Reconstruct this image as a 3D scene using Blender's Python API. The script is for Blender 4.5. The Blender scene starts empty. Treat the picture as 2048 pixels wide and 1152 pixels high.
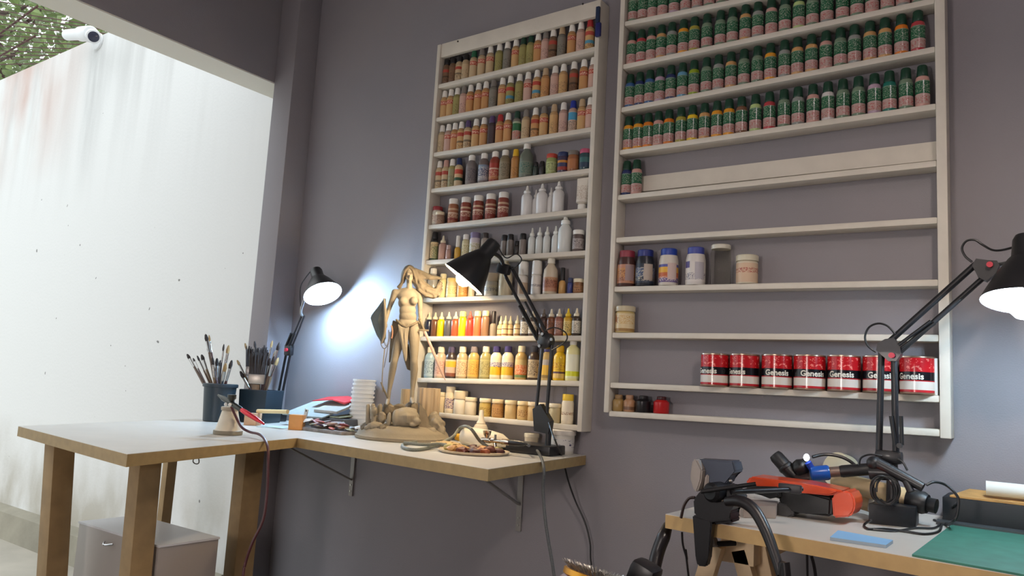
import bpy, bmesh, math, random
from mathutils import Vector, Matrix, noise

random.seed(11)
SC = bpy.context.scene
COL = SC.collection
PI = math.pi
V = Vector

# ------------------------------------------------------------------ camera (surveyed from the shelf lines)
CAM = V((1.7653, -2.2388, 1.1242))
YAW, PITCH, ROLL, FPX = 0.62806, 0.12588, 0.05750, 1523.98
_fwd = V((-math.sin(YAW) * math.cos(PITCH), math.cos(YAW) * math.cos(PITCH), math.sin(PITCH)))
_r0 = V((math.cos(YAW), math.sin(YAW), 0))
_u0 = _r0.cross(_fwd)
_rt = _r0 * math.cos(ROLL) + _u0 * math.sin(ROLL)
_up = -_r0 * math.sin(ROLL) + _u0 * math.cos(ROLL)


def ray(px, py):
    return _fwd + _rt * ((px - 1024) / FPX) - _up * ((py - 576) / FPX)


def aty(px, py, y):
    d = ray(px, py)
    return CAM + d * ((y - CAM.y) / d.y)


def atz(px, py, z):
    d = ray(px, py)
    return CAM + d * ((z - CAM.z) / d.z)


def atx(px, py, x):
    d = ray(px, py)
    return CAM + d * ((x - CAM.x) / d.x)


cam_data = bpy.data.cameras.new('camera')
cam_data.sensor_fit = 'HORIZONTAL'
cam_data.sensor_width = 36.0
cam_data.lens = 36.0 * FPX / 2048.0
cam_data.clip_start = 0.02
cam_data.clip_end = 200
cam = bpy.data.objects.new('camera', cam_data)
COL.objects.link(cam)
cam.matrix_world = Matrix(((_rt.x, _up.x, -_fwd.x, CAM.x), (_rt.y, _up.y, -_fwd.y, CAM.y), (_rt.z, _up.z, -_fwd.z, CAM.z), (0, 0, 0, 1)))
SC.camera = cam


# ------------------------------------------------------------------ materials
def lin(c):
    """sRGB hex or 0-255 triple to linear rgb"""
    if isinstance(c, str):
        c = c.lstrip('#')
        c = tuple(int(c[i:i + 2], 16) for i in (0, 2, 4))
    out = []
    for v in c:
        v = v / 255.0
        out.append(v / 12.92 if v <= 0.04045 else ((v + 0.055) / 1.055) ** 2.4)
    return (out[0], out[1], out[2], 1.0)


_MC = {}


def mat(name, c, rough=0.5, metal=0.0, trans=0.0, spec=0.5, var=0.0, vscale=30.0, bump=0.0, bscale=200.0, coat=0.0, sub=0.0):
    key = (name, str(c), rough, metal, trans, var, bump, sub)
    if key in _MC:
        return _MC[key]
    m = bpy.data.materials.new(name)
    m.use_nodes = True
    nt = m.node_tree
    b = nt.nodes['Principled BSDF']
    col = lin(c)
    b.inputs['Base Color'].default_value = col
    b.inputs['Roughness'].default_value = rough
    b.inputs['Metallic'].default_value = metal
    b.inputs['Transmission Weight'].default_value = trans
    b.inputs['Specular IOR Level'].default_value = spec
    b.inputs['Coat Weight'].default_value = coat
    if sub:
        b.inputs['Subsurface Weight'].default_value = sub
        b.inputs['Subsurface Scale'].default_value = 0.01
    if var or bump:
        tc = nt.nodes.new('ShaderNodeTexCoord')
        if var:
            n = nt.nodes.new('ShaderNodeTexNoise')
            n.inputs['Scale'].default_value = vscale
            n.inputs['Detail'].default_value = 4
            nt.links.new(tc.outputs['Object'], n.inputs['Vector'])
            r = nt.nodes.new('ShaderNodeValToRGB')
            r.color_ramp.elements[0].position = 0.3
            r.color_ramp.elements[1].position = 0.7
            r.color_ramp.elements[0].color = tuple(x * (1 - var) for x in col[:3]) + (1,)
            r.color_ramp.elements[1].color = tuple(min(1, x * (1 + var)) for x in col[:3]) + (1,)
            nt.links.new(n.outputs['Fac'], r.inputs['Fac'])
            nt.links.new(r.outputs['Color'], b.inputs['Base Color'])
        if bump:
            n2 = nt.nodes.new('ShaderNodeTexNoise')
            n2.inputs['Scale'].default_value = bscale
            n2.inputs['Detail'].default_value = 3
            nt.links.new(tc.outputs['Object'], n2.inputs['Vector'])
            bp = nt.nodes.new('ShaderNodeBump')
            bp.inputs['Strength'].default_value = bump
            bp.inputs['Distance'].default_value = 0.004
            nt.links.new(n2.outputs['Fac'], bp.inputs['Height'])
            nt.links.new(bp.outputs['Normal'], b.inputs['Normal'])
    _MC[key] = m
    return m


def emit(name, c, strength):
    m = bpy.data.materials.new(name)
    m.use_nodes = True
    nt = m.node_tree
    nt.nodes.clear()
    o = nt.nodes.new('ShaderNodeOutputMaterial')
    e = nt.nodes.new('ShaderNodeEmission')
    e.inputs['Color'].default_value = lin(c) if not isinstance(c, tuple) or max(c) > 1 else c + (1,)
    e.inputs['Strength'].default_value = strength
    nt.links.new(e.outputs[0], o.inputs[0])
    return m


def bands(name, stops, rough=0.4, ink=None, ink_z=(0.0, 1.0), iscale=(60, 160), ink_amt=0.55, seed=0.0, metal=0.0):
    """printed sleeve: flat bands up the height (Generated z), with flecks in one colour over part of it: illegible print, and painted crinkle highlights on the tins"""
    key = ('bands', name, str(stops), str(ink), ink_z, seed)
    if key in _MC:
        return _MC[key]
    m = bpy.data.materials.new(name)
    m.use_nodes = True
    nt = m.node_tree
    b = nt.nodes['Principled BSDF']
    b.inputs['Roughness'].default_value = rough
    b.inputs['Metallic'].default_value = metal
    tc = nt.nodes.new('ShaderNodeTexCoord')
    sp = nt.nodes.new('ShaderNodeSeparateXYZ')
    nt.links.new(tc.outputs['Generated'], sp.inputs[0])
    r = nt.nodes.new('ShaderNodeValToRGB')
    r.color_ramp.interpolation = 'CONSTANT'
    el = r.color_ramp.elements
    while len(el) > 1:
        el.remove(el[-1])
    el[0].position = 0
    el[0].color = lin(stops[0][1])
    for p, c in stops[1:]:
        e = el.new(p)
        e.color = lin(c)
    nt.links.new(sp.outputs['Z'], r.inputs['Fac'])
    out = r.outputs['Color']
    if ink:
        mp = nt.nodes.new('ShaderNodeMapping')
        mp.inputs['Scale'].default_value = (iscale[0], iscale[0], iscale[1])
        mp.inputs['Location'].default_value = (seed * 3.1, seed * 1.7, seed * 7.3)
        nt.links.new(tc.outputs['Object'], mp.inputs['Vector'])
        n = nt.nodes.new('ShaderNodeTexNoise')
        n.inputs['Scale'].default_value = 4.0
        n.inputs['Detail'].default_value = 2
        nt.links.new(mp.outputs[0], n.inputs['Vector'])
        g = nt.nodes.new('ShaderNodeMath')
        g.operation = 'GREATER_THAN'
        g.inputs[1].default_value = ink_amt
        nt.links.new(n.outputs['Fac'], g.inputs[0])
        lo = nt.nodes.new('ShaderNodeMath')
        lo.operation = 'GREATER_THAN'
        lo.inputs[1].default_value = ink_z[0]
        nt.links.new(sp.outputs['Z'], lo.inputs[0])
        hi = nt.nodes.new('ShaderNodeMath')
        hi.operation = 'LESS_THAN'
        hi.inputs[1].default_value = ink_z[1]
        nt.links.new(sp.outputs['Z'], hi.inputs[0])
        m1 = nt.nodes.new('ShaderNodeMath')
        m1.operation = 'MULTIPLY'
        nt.links.new(lo.outputs[0], m1.inputs[0])
        nt.links.new(hi.outputs[0], m1.inputs[1])
        m2 = nt.nodes.new('ShaderNodeMath')
        m2.operation = 'MULTIPLY'
        nt.links.new(m1.outputs[0], m2.inputs[0])
        nt.links.new(g.outputs[0], m2.inputs[1])
        mx = nt.nodes.new('ShaderNodeMix')
        mx.data_type = 'RGBA'
        nt.links.new(m2.outputs[0], mx.inputs[0])
        nt.links.new(out, mx.inputs[6])
        mx.inputs[7].default_value = lin(ink)
        out = mx.outputs[2]
    nt.links.new(out, b.inputs['Base Color'])
    _MC[key] = m
    return m


# ------------------------------------------------------------------ mesh builder
class B:
    def __init__(self):
        self.bm = bmesh.new()

    def box(self, c, s, rot=None, bev=0.0):
        r = bmesh.ops.create_cube(self.bm, size=1.0)
        vs = r['verts']
        M = Matrix.Translation(V(c)) @ (rot.to_4x4() if rot else Matrix.Identity(4)) @ Matrix.Diagonal((s[0], s[1], s[2], 1))
        bmesh.ops.transform(self.bm, matrix=M, verts=vs)
        if bev:
            es = list({e for v in vs for e in v.link_edges})
            bmesh.ops.bevel(self.bm, geom=es, offset=bev, segments=2, affect='EDGES', profile=0.6)
        return self

    def hexa(self, p, bev=0.0):
        """eight corners: four below, four above, both counter-clockwise"""
        vs = [self.bm.verts.new(V(q)) for q in p]
        for f in ((3, 2, 1, 0), (4, 5, 6, 7), (0, 1, 5, 4), (1, 2, 6, 5), (2, 3, 7, 6), (3, 0, 4, 7)):
            self.bm.faces.new([vs[i] for i in f])
        if bev:
            es = list({e for v in vs for e in v.link_edges})
            bmesh.ops.bevel(self.bm, geom=es, offset=bev, segments=2, affect='EDGES', profile=0.6)
        return self

    def prism(self, poly, z0, z1, bev=0.0):
        n = len(poly)
        lo = [self.bm.verts.new((p[0], p[1], z0)) for p in poly]
        hi = [self.bm.verts.new((p[0], p[1], z1)) for p in poly]
        self.bm.faces.new(lo[::-1])
        self.bm.faces.new(hi)
        for i in range(n):
            j = (i + 1) % n
            self.bm.faces.new([lo[i], lo[j], hi[j], hi[i]])
        if bev:
            es = list({e for v in lo + hi for e in v.link_edges})
            bmesh.ops.bevel(self.bm, geom=es, offset=bev, segments=2, affect='EDGES', profile=0.6)
        return self

    def lathe(self, prof, seg=20, o=(0, 0, 0), axis=None, cap=True, sx=1.0, sy=1.0):
        """prof: (radius, height) pairs along the axis, from bottom to top"""
        o = V(o)
        q = V((0, 0, 1)).rotation_difference(V(axis).normalized()) if axis is not None else None
        rings = []
        for r, h in prof:
            ring = []
            for i in range(seg):
                a = 2 * PI * i / seg
                p = V((r * math.cos(a) * sx, r * math.sin(a) * sy, h))
                ring.append(self.bm.verts.new(o + (q @ p if q else p)))
            rings.append(ring)
        for k in range(len(rings) - 1):
            a, b = rings[k], rings[k + 1]
            for i in range(seg):
                j = (i + 1) % seg
                self.bm.faces.new([a[i], a[j], b[j], b[i]])
        if cap:
            if prof[0][0] > 1e-6:
                self.bm.faces.new(rings[0][::-1])
            if prof[-1][0] > 1e-6:
                self.bm.faces.new(rings[-1])
        return self

    def cyl(self, p0, p1, r0, r1=None, seg=14):
        p0, p1 = V(p0), V(p1)
        d = p1 - p0
        return self.lathe([(r0, 0), (r0 if r1 is None else r1, d.length)], seg, p0, d)

    def tube(self, pts, r, seg=8, smooth=6, closed=False):
        pts = [V(p) for p in pts]
        rs = r if isinstance(r, (list, tuple)) else None
        if smooth and len(pts) > 2:
            out, orr = [], []
            n = len(pts)
            for i in range(n - 1):
                p0, p1, p2, p3 = pts[max(i - 1, 0)], pts[i], pts[i + 1], pts[min(i + 2, n - 1)]
                for k in range(smooth):
                    t = k / smooth
                    out.append(0.5 * ((2 * p1) + (p2 - p0) * t + (2 * p0 - 5 * p1 + 4 * p2 - p3) * t * t + (3 * p1 - p0 - 3 * p2 + p3) * t ** 3))
                    if rs:
                        orr.append(rs[i] * (1 - t) + rs[i + 1] * t)
            out.append(pts[-1])
            if rs:
                orr.append(rs[-1])
            pts = out
            rs = orr if rs else None
        n = len(pts)
        up = None
        rings = []
        for i in range(n):
            t = (pts[min(i + 1, n - 1)] - pts[max(i - 1, 0)])
            if t.length < 1e-9:
                t = V((0, 0, 1))
            t.normalize()
            if up is None:
                up = V((0, 0, 1)) if abs(t.z) < 0.9 else V((1, 0, 0))
            x = t.cross(up)
            if x.length < 1e-6:
                x = t.orthogonal()
            x.normalize()
            up = x.cross(t).normalized()
            rr = rs[i] if rs else r
            rings.append([self.bm.verts.new(pts[i] + (x * math.cos(2 * PI * k / seg) + up * math.sin(2 * PI * k / seg)) * rr) for k in range(seg)])
        for a, b in zip(rings, rings[1:]):
            for i in range(seg):
                j = (i + 1) % seg
                self.bm.faces.new([a[i], a[j], b[j], b[i]])
        self.bm.faces.new(rings[0][::-1])
        self.bm.faces.new(rings[-1])
        return self

    def ball(self, c, r, s=(1, 1, 1), sub=3, rot=None, lump=0.0, freq=3.0, seed=0.0):
        res = bmesh.ops.create_icosphere(self.bm, subdivisions=sub, radius=1.0)
        c = V(c)
        for v in res['verts']:
            p = v.co.copy()
            k = 1.0
            if lump:
                k += lump * (noise.noise(p * freq + V((seed, seed * 2, -seed))) + 0.45 * noise.noise(p * freq * 2.6 + V((seed * 3, 1, seed))))
            p = V((p.x * s[0] * r * k, p.y * s[1] * r * k, p.z * s[2] * r * k))
            if rot:
                p = rot @ p
            v.co = c + p
        return self

    def quad(self, a, b, c, d):
        self.bm.faces.new([self.bm.verts.new(V(p)) for p in (a, b, c, d)])
        return self

    def mesh(self, name, smooth=True, angle=0.7):
        bmesh.ops.recalc_face_normals(self.bm, faces=self.bm.faces)
        me = bpy.data.meshes.new(name)
        self.bm.to_mesh(me)
        self.bm.free()
        if smooth:
            me.polygons.foreach_set('use_smooth', [True] * len(me.polygons))
            try:
                me.set_sharp_from_angle(angle=angle)
            except Exception:
                pass
        me.update()
        return me


ORIG = {}


def tag(o, label=None, cat=None, group=None, kind=None):
    if label:
        o['label'] = label
    if cat:
        o['category'] = cat
    if group:
        o['group'] = group
    if kind:
        o['kind'] = kind
    return o


def obj(name, b, m, parent=None, label=None, smooth=True, angle=0.7):
    """b: a B() in world coordinates (moved into the parent's frame here) or mesh data already local"""
    if isinstance(b, B):
        if parent is not None:
            bmesh.ops.translate(b.bm, verts=b.bm.verts, vec=-ORIG.get(parent.name, V((0, 0, 0))))
        me = b.mesh(name, smooth, angle)
    else:
        me = b
    o = bpy.data.objects.new(name, me)
    COL.objects.link(o)
    if m is not None:
        me.materials.append(m)
    if parent is not None:
        o.parent = parent
        ORIG[o.name] = ORIG.get(parent.name, V((0, 0, 0)))
    if label:
        o['label'] = label
    return o


def thing(name, label, cat, loc=(0, 0, 0), group=None):
    o = bpy.data.objects.new(name, None)
    o.empty_display_size = 0.02
    COL.objects.link(o)
    o.location = V(loc)
    ORIG[o.name] = V(loc)
    return tag(o, label, cat, group)


def struct(name, b, m, **k):
    o = obj(name, b, m, **k)
    o['kind'] = 'structure'
    return o


def solo(name, b, m, label, cat, group=None, origin=None, **k):
    """a thing that is one mesh; its origin is put at its base"""
    bm = b.bm
    xs = [v.co for v in bm.verts]
    lo = V((min(p.x for p in xs), min(p.y for p in xs), min(p.z for p in xs)))
    hi = V((max(p.x for p in xs), max(p.y for p in xs), max(p.z for p in xs)))
    c = V(origin) if origin else V(((lo.x + hi.x) / 2, (lo.y + hi.y) / 2, lo.z))
    bmesh.ops.translate(bm, verts=bm.verts, vec=-c)
    o = obj(name, b, m, **k)
    o.location = c
    return tag(o, label, cat, group)


def lathe_mesh(name, prof, seg=20, **k):
    return B().lathe(prof, seg, **k).mesh(name)


ORD = ['zeroth', 'first', 'second', 'third', 'fourth', 'fifth', 'sixth', 'seventh', 'eighth', 'ninth', 'tenth', 'eleventh', 'twelfth', 'thirteenth',
       'fourteenth', 'fifteenth', 'sixteenth', 'seventeenth', 'eighteenth', 'nineteenth', 'twentieth', 'twenty-first', 'twenty-second', 'twenty-third',
       'twenty-fourth', 'twenty-fifth', 'twenty-sixth', 'twenty-seventh']
# ------------------------------------------------------------------ the setting
def wall_paint():
    m = bpy.data.materials.new('grey_wall_paint')
    m.use_nodes = True
    nt = m.node_tree
    b = nt.nodes['Principled BSDF']
    b.inputs['Roughness'].default_value = 0.62
    b.inputs['Specular IOR Level'].default_value = 0.3
    tc = nt.nodes.new('ShaderNodeTexCoord')
    n = nt.nodes.new('ShaderNodeTexNoise')
    n.inputs['Scale'].default_value = 1.6
    n.inputs['Detail'].default_value = 5
    nt.links.new(tc.outputs['Object'], n.inputs['Vector'])
    r = nt.nodes.new('ShaderNodeValToRGB')
    r.color_ramp.elements[0].position = 0.3
    r.color_ramp.elements[1].position = 0.7
    r.color_ramp.elements[0].color = lin((134, 131, 137))
    r.color_ramp.elements[1].color = lin((143, 138, 142))
    nt.links.new(n.outputs['Fac'], r.inputs['Fac'])
    nt.links.new(r.outputs['Color'], b.inputs['Base Color'])
    n2 = nt.nodes.new('ShaderNodeTexNoise')
    n2.inputs['Scale'].default_value = 260
    n2.inputs['Detail'].default_value = 3
    nt.links.new(tc.outputs['Object'], n2.inputs['Vector'])
    bp = nt.nodes.new('ShaderNodeBump')
    bp.inputs['Strength'].default_value = 0.25
    bp.inputs['Distance'].default_value = 0.003
    nt.links.new(n2.outputs['Fac'], bp.inputs['Height'])
    nt.links.new(bp.outputs['Normal'], b.inputs['Normal'])
    return m


def garden_paint():
    """weathered white render: rain streaks hanging from the top, a reddish stain, grime near the ground"""
    m = bpy.data.materials.new('weathered_white_render')
    m.use_nodes = True
    nt = m.node_tree
    L = nt.links.new
    b = nt.nodes['Principled BSDF']
    b.inputs['Roughness'].default_value = 0.85
    tc = nt.nodes.new('ShaderNodeTexCoord')
    sp = nt.nodes.new('ShaderNodeSeparateXYZ')
    L(tc.outputs['Object'], sp.inputs[0])

    def nz(scale, sx, sz, det=5):
        mp = nt.nodes.new('ShaderNodeMapping')
        mp.inputs['Scale'].default_value = (sx, 1, sz)
        L(tc.outputs['Object'], mp.inputs['Vector'])
        n = nt.nodes.new('ShaderNodeTexNoise')
        n.inputs['Scale'].default_value = scale
        n.inputs['Detail'].default_value = det
        L(mp.outputs[0], n.inputs['Vector'])
        return n.outputs['Fac']

    def rng(v, a, bb, c=0.0, d=1.0):
        r = nt.nodes.new('ShaderNodeMapRange')
        r.inputs['From Min'].default_value = a
        r.inputs['From Max'].default_value = bb
        r.inputs['To Min'].default_value = c
        r.inputs['To Max'].default_value = d
        L(v, r.inputs['Value'])
        return r.outputs[0]

    def mul(a, c):
        x = nt.nodes.new('ShaderNodeMath')
        x.operation = 'MULTIPLY'
        L(a, x.inputs[0])
        if isinstance(c, float):
            x.inputs[1].default_value = c
        else:
            L(c, x.inputs[1])
        return x.outputs[0]

    def mix(f, a, c):
        x = nt.nodes.new('ShaderNodeMix')
        x.data_type = 'RGBA'
        L(f, x.inputs[0])
        if isinstance(a, tuple):
            x.inputs[6].default_value = a
        else:
            L(a, x.inputs[6])
        x.inputs[7].default_value = c
        return x.outputs[2]

    streak = mul(rng(nz(2.2, 2.6, 0.22), 0.46, 0.72), rng(sp.outputs['Z'], 2.0, 3.25))
    col = mix(mul(streak, 0.3), lin((226, 227, 226)), lin((120, 116, 112)))
    red = mul(mul(rng(nz(1.3, 1.2, 0.5), 0.40, 0.62), rng(sp.outputs['Z'], 2.3, 3.0)), rng(sp.outputs['X'], -3.4, -4.2))
    col = mix(mul(red, 0.75), col, lin((190, 140, 120)))
    dxs = nt.nodes.new('ShaderNodeMath')
    dxs.operation = 'ADD'
    L(sp.outputs['X'], dxs.inputs[0])
    dxs.inputs[1].default_value = STREAK_X
    ab_ = nt.nodes.new('ShaderNodeMath')
    ab_.operation = 'ABSOLUTE'
    L(dxs.outputs[0], ab_.inputs[0])
    below = mul(mul(rng(ab_.outputs[0], 0.14, 0.0), rng(sp.outputs['Z'], 2.1, 2.9)), rng(nz(5, 2.5, 0.3), 0.3, 0.65))
    col = mix(mul(below, 0.45), col, lin((118, 116, 114)))
    low = mul(rng(sp.outputs['Z'], 0.75, 0.2), rng(nz(3.5, 1, 0.6), 0.35, 0.62))
    col = mix(mul(low, 0.7), col, lin((150, 140, 116)))
    spots = rng(nz(22, 1, 1, 1), 0.775, 0.785)
    col = mix(mul(spots, 0.8), col, lin((90, 88, 86)))
    L(col, b.inputs['Base Color'])
    bp = nt.nodes.new('ShaderNodeBump')
    bp.inputs['Strength'].default_value = 0.2
    bp.inputs['Distance'].default_value = 0.004
    L(nz(60, 1, 1), bp.inputs['Height'])
    L(bp.outputs['Normal'], b.inputs['Normal'])
    return m


STREAK_X = aty(188, 150, 0).x * -1.0
M_WALL = wall_paint()
M_GARDEN = garden_paint()
M_CEIL = mat('dull_white_ceiling', (172, 168, 166), 0.9)
M_FLOOR = mat('cement_floor', (128, 124, 118), 0.75, var=0.12, vscale=4, bump=0.2, bscale=80)
M_YARD = mat('worn_concrete_yard', (176, 170, 158), 0.9, var=0.12, vscale=3, bump=0.3, bscale=60)
M_PLINTH = mat('stained_render_plinth', (150, 145, 130), 0.9, var=0.16, vscale=5, bump=0.3, bscale=50)

RX0, RX1, RY0, ZC = -1.22, 3.9, -4.0, 2.92
struct('wall_back', B().box(((RX1 - 1.227) / 2, 0.06, ZC / 2), (RX1 + 1.227, 0.12, ZC)), M_WALL)
struct('wall_right', B().box((RX1 + 0.06, (RY0 + 0.12) / 2, ZC / 2), (0.12, -RY0 + 0.12, ZC)), M_WALL)
struct('wall_front', B().box(((RX0 + RX1) / 2, RY0 - 0.06, ZC / 2), (RX1 - RX0 + 0.3, 0.12, ZC)), M_WALL)
struct('ceiling', B().box(((RX0 + RX1) / 2 - 0.05, RY0 / 2 + 0.06, ZC + 0.05), (RX1 - RX0 + 0.4, -RY0 + 0.24, 0.1)), M_CEIL)
struct('floor', B().box(((RX0 + RX1) / 2 - 0.05, RY0 / 2, -0.05), (RX1 - RX0 + 0.3, -RY0 + 0.24, 0.1)), M_FLOOR)
# the open side: corner pier, lintel beam and the far pier of the wide opening to the yard
PIER_X0, PIER_X1, PIER_Y = -1.227, -1.09, -0.126
struct('column_corner', B().box(((PIER_X0 + PIER_X1) / 2, PIER_Y / 2, ZC / 2), (PIER_X1 - PIER_X0, -PIER_Y, ZC), bev=0.004), M_WALL)
struct('beam_lintel', B().box(((-1.40 + RX0 - 0.008) / 2, (RY0 - 0.002) / 2, (2.478 + ZC) / 2), (RX0 + 1.40 - 0.008, -0.002 - RY0, ZC - 2.478), bev=0.004), M_WALL)
struct('wall_left', B().box(((-1.40 + RX0) / 2, -3.72, 2.478 / 2), (RX0 + 1.40, 0.56, 2.478)), M_WALL)
struct('added_soffit', B().box(((-1.40 + RX0 - 0.008) / 2, (RY0 - 0.002) / 2, 2.4745), (RX0 + 1.40 - 0.010, -RY0 - 0.004, 0.006)), mat('soffit_brightener', (226, 224, 214), 0.8))  # thin white slab added to brighten the beam's underside
# the yard
struct('wall_garden', B().box(((-1.2275 - 9) / 2, 0.1, 3.2525 / 2), (9 - 1.2275, 0.2, 3.2525)), M_GARDEN)
struct('trim_1', B().hexa([(-9, -0.085, 0), (-1.42, -0.085, 0), (-1.42, -0.0, 0), (-9, -0.0, 0), (-9, -0.065, 0.15), (-1.42, -0.065, 0.15), (-1.42, -0.0, 0.175), (-9, -0.0, 0.175)]), M_PLINTH)
struct('ground_yard', B().box((-5.6, -2.6, -0.06), (8.5, 8, 0.12)), M_YARD)

# ------------------------------------------------------------------ world
w = bpy.data.worlds.new('overcast_sky')
SC.world = w
w.use_nodes = True
nt = w.node_tree
bg = nt.nodes['Background']
tcw = nt.nodes.new('ShaderNodeTexCoord')
spw = nt.nodes.new('ShaderNodeSeparateXYZ')
nt.links.new(tcw.outputs['Generated'], spw.inputs[0])
rw = nt.nodes.new('ShaderNodeValToRGB')
rw.color_ramp.elements[0].position = 0.0
rw.color_ramp.elements[0].color = (0.55, 0.6, 0.62, 1)
rw.color_ramp.elements[1].position = 0.6
rw.color_ramp.elements[1].color = (0.93, 0.98, 1.0, 1)
nt.links.new(spw.outputs['Z'], rw.inputs['Fac'])
nt.links.new(rw.outputs['Color'], bg.inputs['Color'])
bg.inputs['Strength'].default_value = 2.0

SC.view_settings.view_transform = 'Standard'
SC.view_settings.look = 'None'
SC.view_settings.exposure = 0.0
SC.view_settings.gamma = 1.0
SC.view_settings.use_curve_mapping = False

# ------------------------------------------------------------------ ceiling light above and behind the viewer
cl = thing('ceiling_light', 'white batten light with a long tube fixed under the ceiling', 'ceiling light', (2.35, -1.95, ZC))
obj('housing', B().box((2.35, -1.95, ZC - 0.03), (0.62, 0.09, 0.06), bev=0.01), mat('white_enamel', (225, 225, 222), 0.4), cl)
obj('tube', B().cyl((2.07, -1.95, ZC - 0.082), (2.63, -1.95, ZC - 0.082), 0.02), emit('tube_glow', (1.0, 0.84, 0.84), 50.0), cl)

pl = thing('added_pendant', 'unseen warm pendant lamp with a white metal shade, added to light the wall', 'added lamp', (1.95, -1.38, 2.0))  # unseen lamp, added to light the racks and lower wall
obj('cord', B().cyl((1.95, -1.38, 2.15), (1.95, -1.38, ZC), 0.004), mat('black_flex', (20, 20, 20), 0.5), pl)
obj('shade', B().lathe([(0.16, 2.05), (0.15, 2.075), (0.09, 2.14), (0.035, 2.175), (0.03, 2.2), (0.028, 2.2), (0.033, 2.172), (0.088, 2.136), (0.148, 2.072), (0.158, 2.05)], 40, (1.95, -1.38, -0.05), cap=False), mat('white_enamel', (225, 225, 222), 0.4), pl)
obj('bulb', B().lathe([(0.0, 2.035), (0.03, 2.045), (0.042, 2.075), (0.034, 2.11), (0.015, 2.15), (0.015, 2.17)], 24, (1.95, -1.38, -0.05)), emit('pendant_glow', (1.0, 0.86, 0.75), 340.0), pl)

fl = thing('added_fill_lamp', 'unseen fill lamp added behind the viewer, a glowing globe on a pole', 'fill lamp', (0.9, -3.4, 0))  # unseen lamp, added as soft frontal fill light
obj('base', B().lathe([(0.15, 0.0005), (0.15, 0.012), (0.02, 0.02)], 32, (0.9, -3.4, 0)), mat('black_lamp_metal', (24, 24, 26), 0.4), fl)
obj('pole', B().cyl((0.9, -3.4, 0.02), (0.9, -3.4, 1.06), 0.011), mat('black_lamp_metal', (24, 24, 26), 0.4), fl)
obj('shade', B().ball((0.9, -3.4, 1.25), 0.2, sub=4), emit('fill_globe_glow', (1.0, 0.89, 0.83), 44.0), fl)

# ------------------------------------------------------------------ security camera on the garden wall
WP = mat('white_plastic', (232, 234, 236), 0.35)
p_cam = aty(196, 82, -0.001)
sec = thing('security_camera', 'white bullet security camera mounted on top of the white garden wall', 'security camera', p_cam)
pm = aty(197, 84, -0.001)
obj('mount_plate', B().lathe([(0.058, 0), (0.058, 0.014), (0.046, 0.022)], 30, pm, (0, -1, 0)), WP, sec)
obj('bracket', B().tube([pm + V((0, -0.02, 0)), pm + V((-0.01, -0.09, -0.01)), aty(184, 76, -0.16)], 0.018), WP, sec)
bt = aty(135, 70, -0.10)
hd = aty(181, 67, -0.20)
dax = (hd - bt).normalized()
Lb = (hd - bt).length
obj('body', B().lathe([(0.030, 0), (0.036, 0.008), (0.036, Lb * 0.6), (0.046, Lb * 0.64), (0.046, Lb), (0.040, Lb + 0.012)], 28, bt, dax), WP, sec)
lensc = aty(187, 73, -0.235)
fr = (dax * 0.55 + (CAM - lensc).normalized() * 0.8 + V((0, 0, -0.25))).normalized()
obj('lens_hood', B().lathe([(0.032, -0.06), (0.041, -0.03), (0.041, 0.008), (0.034, 0.01)], 28, lensc, fr), WP, sec)
obj('lens', B().lathe([(0.034, 0.0), (0.031, 0.011), (0.016, 0.014)], 28, lensc, fr), mat('dark_lens_glass', (60, 62, 76), 0.12), sec)

# ------------------------------------------------------------------ tree beyond the garden wall and the wire trellis in front of it
rt = random.Random(4)
tr = thing('leafy_tree', 'broad leafy green tree overhanging the white garden wall', 'tree', (-6.6, 2.4, 0))
obj('trunk', B().tube([(-6.6, 2.4, 0), (-6.55, 2.35, 1.6), (-6.7, 2.1, 3.2), (-6.5, 1.8, 4.6)], [0.16, 0.13, 0.11, 0.06]), mat('bark', (70, 52, 40), 0.9, var=0.3, vscale=20), tr)
bark = mat('twig_bark', (64, 42, 34), 0.9)
for pa, pb, pc in (((-20, 120), (60, 40), (140, -20)), ((-30, 60), (40, 20), (90, -20)), ((0, 150), (40, 100), (70, 40))):
    a_, b_, c_ = aty(*pa, 1.5), aty(*pb, 1.2), aty(*pc, 1.0)
    obj('branch', B().tube([V((-6.6, 2.1, 3.3)), a_, b_, c_], [0.05, 0.028, 0.02, 0.01], smooth=5), bark, tr)
lv = bmesh.new()
for i in range(5600):
    y = rt.uniform(0.45, 3.0)
    c = aty(rt.uniform(-190, 240), rt.uniform(-170, 175), y)
    if c.z < 3.05:
        continue
    L_ = rt.uniform(0.05, 0.13)
    d = V((rt.gauss(0, 1), rt.gauss(0, 1), rt.gauss(-0.4, 0.7))).normalized()
    s = d.cross(V((rt.gauss(0, 1), rt.gauss(0, 1), rt.gauss(0, 1)))).normalized() * L_ * 0.36
    nrm = d.cross(s).normalized() * L_ * 0.1
    pts = [c, c + d * L_ * 0.35 + s + nrm, c + d * L_ * 0.75 + s * 0.7 + nrm, c + d * L_, c + d * L_ * 0.75 - s * 0.7 + nrm, c + d * L_ * 0.35 - s + nrm]
    vv = [lv.verts.new(p) for p in pts]
    mid = [lv.verts.new(c + d * L_ * 0.35), lv.verts.new(c + d * L_ * 0.75)]
    for f in ((vv[0], vv[1], mid[0]), (mid[0], vv[1], vv[2], mid[1]), (mid[1], vv[2], vv[3]), (vv[0], mid[0], vv[5]), (mid[0], mid[1], vv[4], vv[5]), (mid[1], vv[3], vv[4])):
        lv.faces.new(f)
bl = B()
bl.bm.free()
bl.bm = lv
leafm = mat('leaf_green', (108, 126, 72), 0.45, var=0.55, vscale=3.0)
bs = leafm.node_tree.nodes['Principled BSDF']
fol = obj('foliage', bl, leafm, tr, smooth=False)

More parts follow.
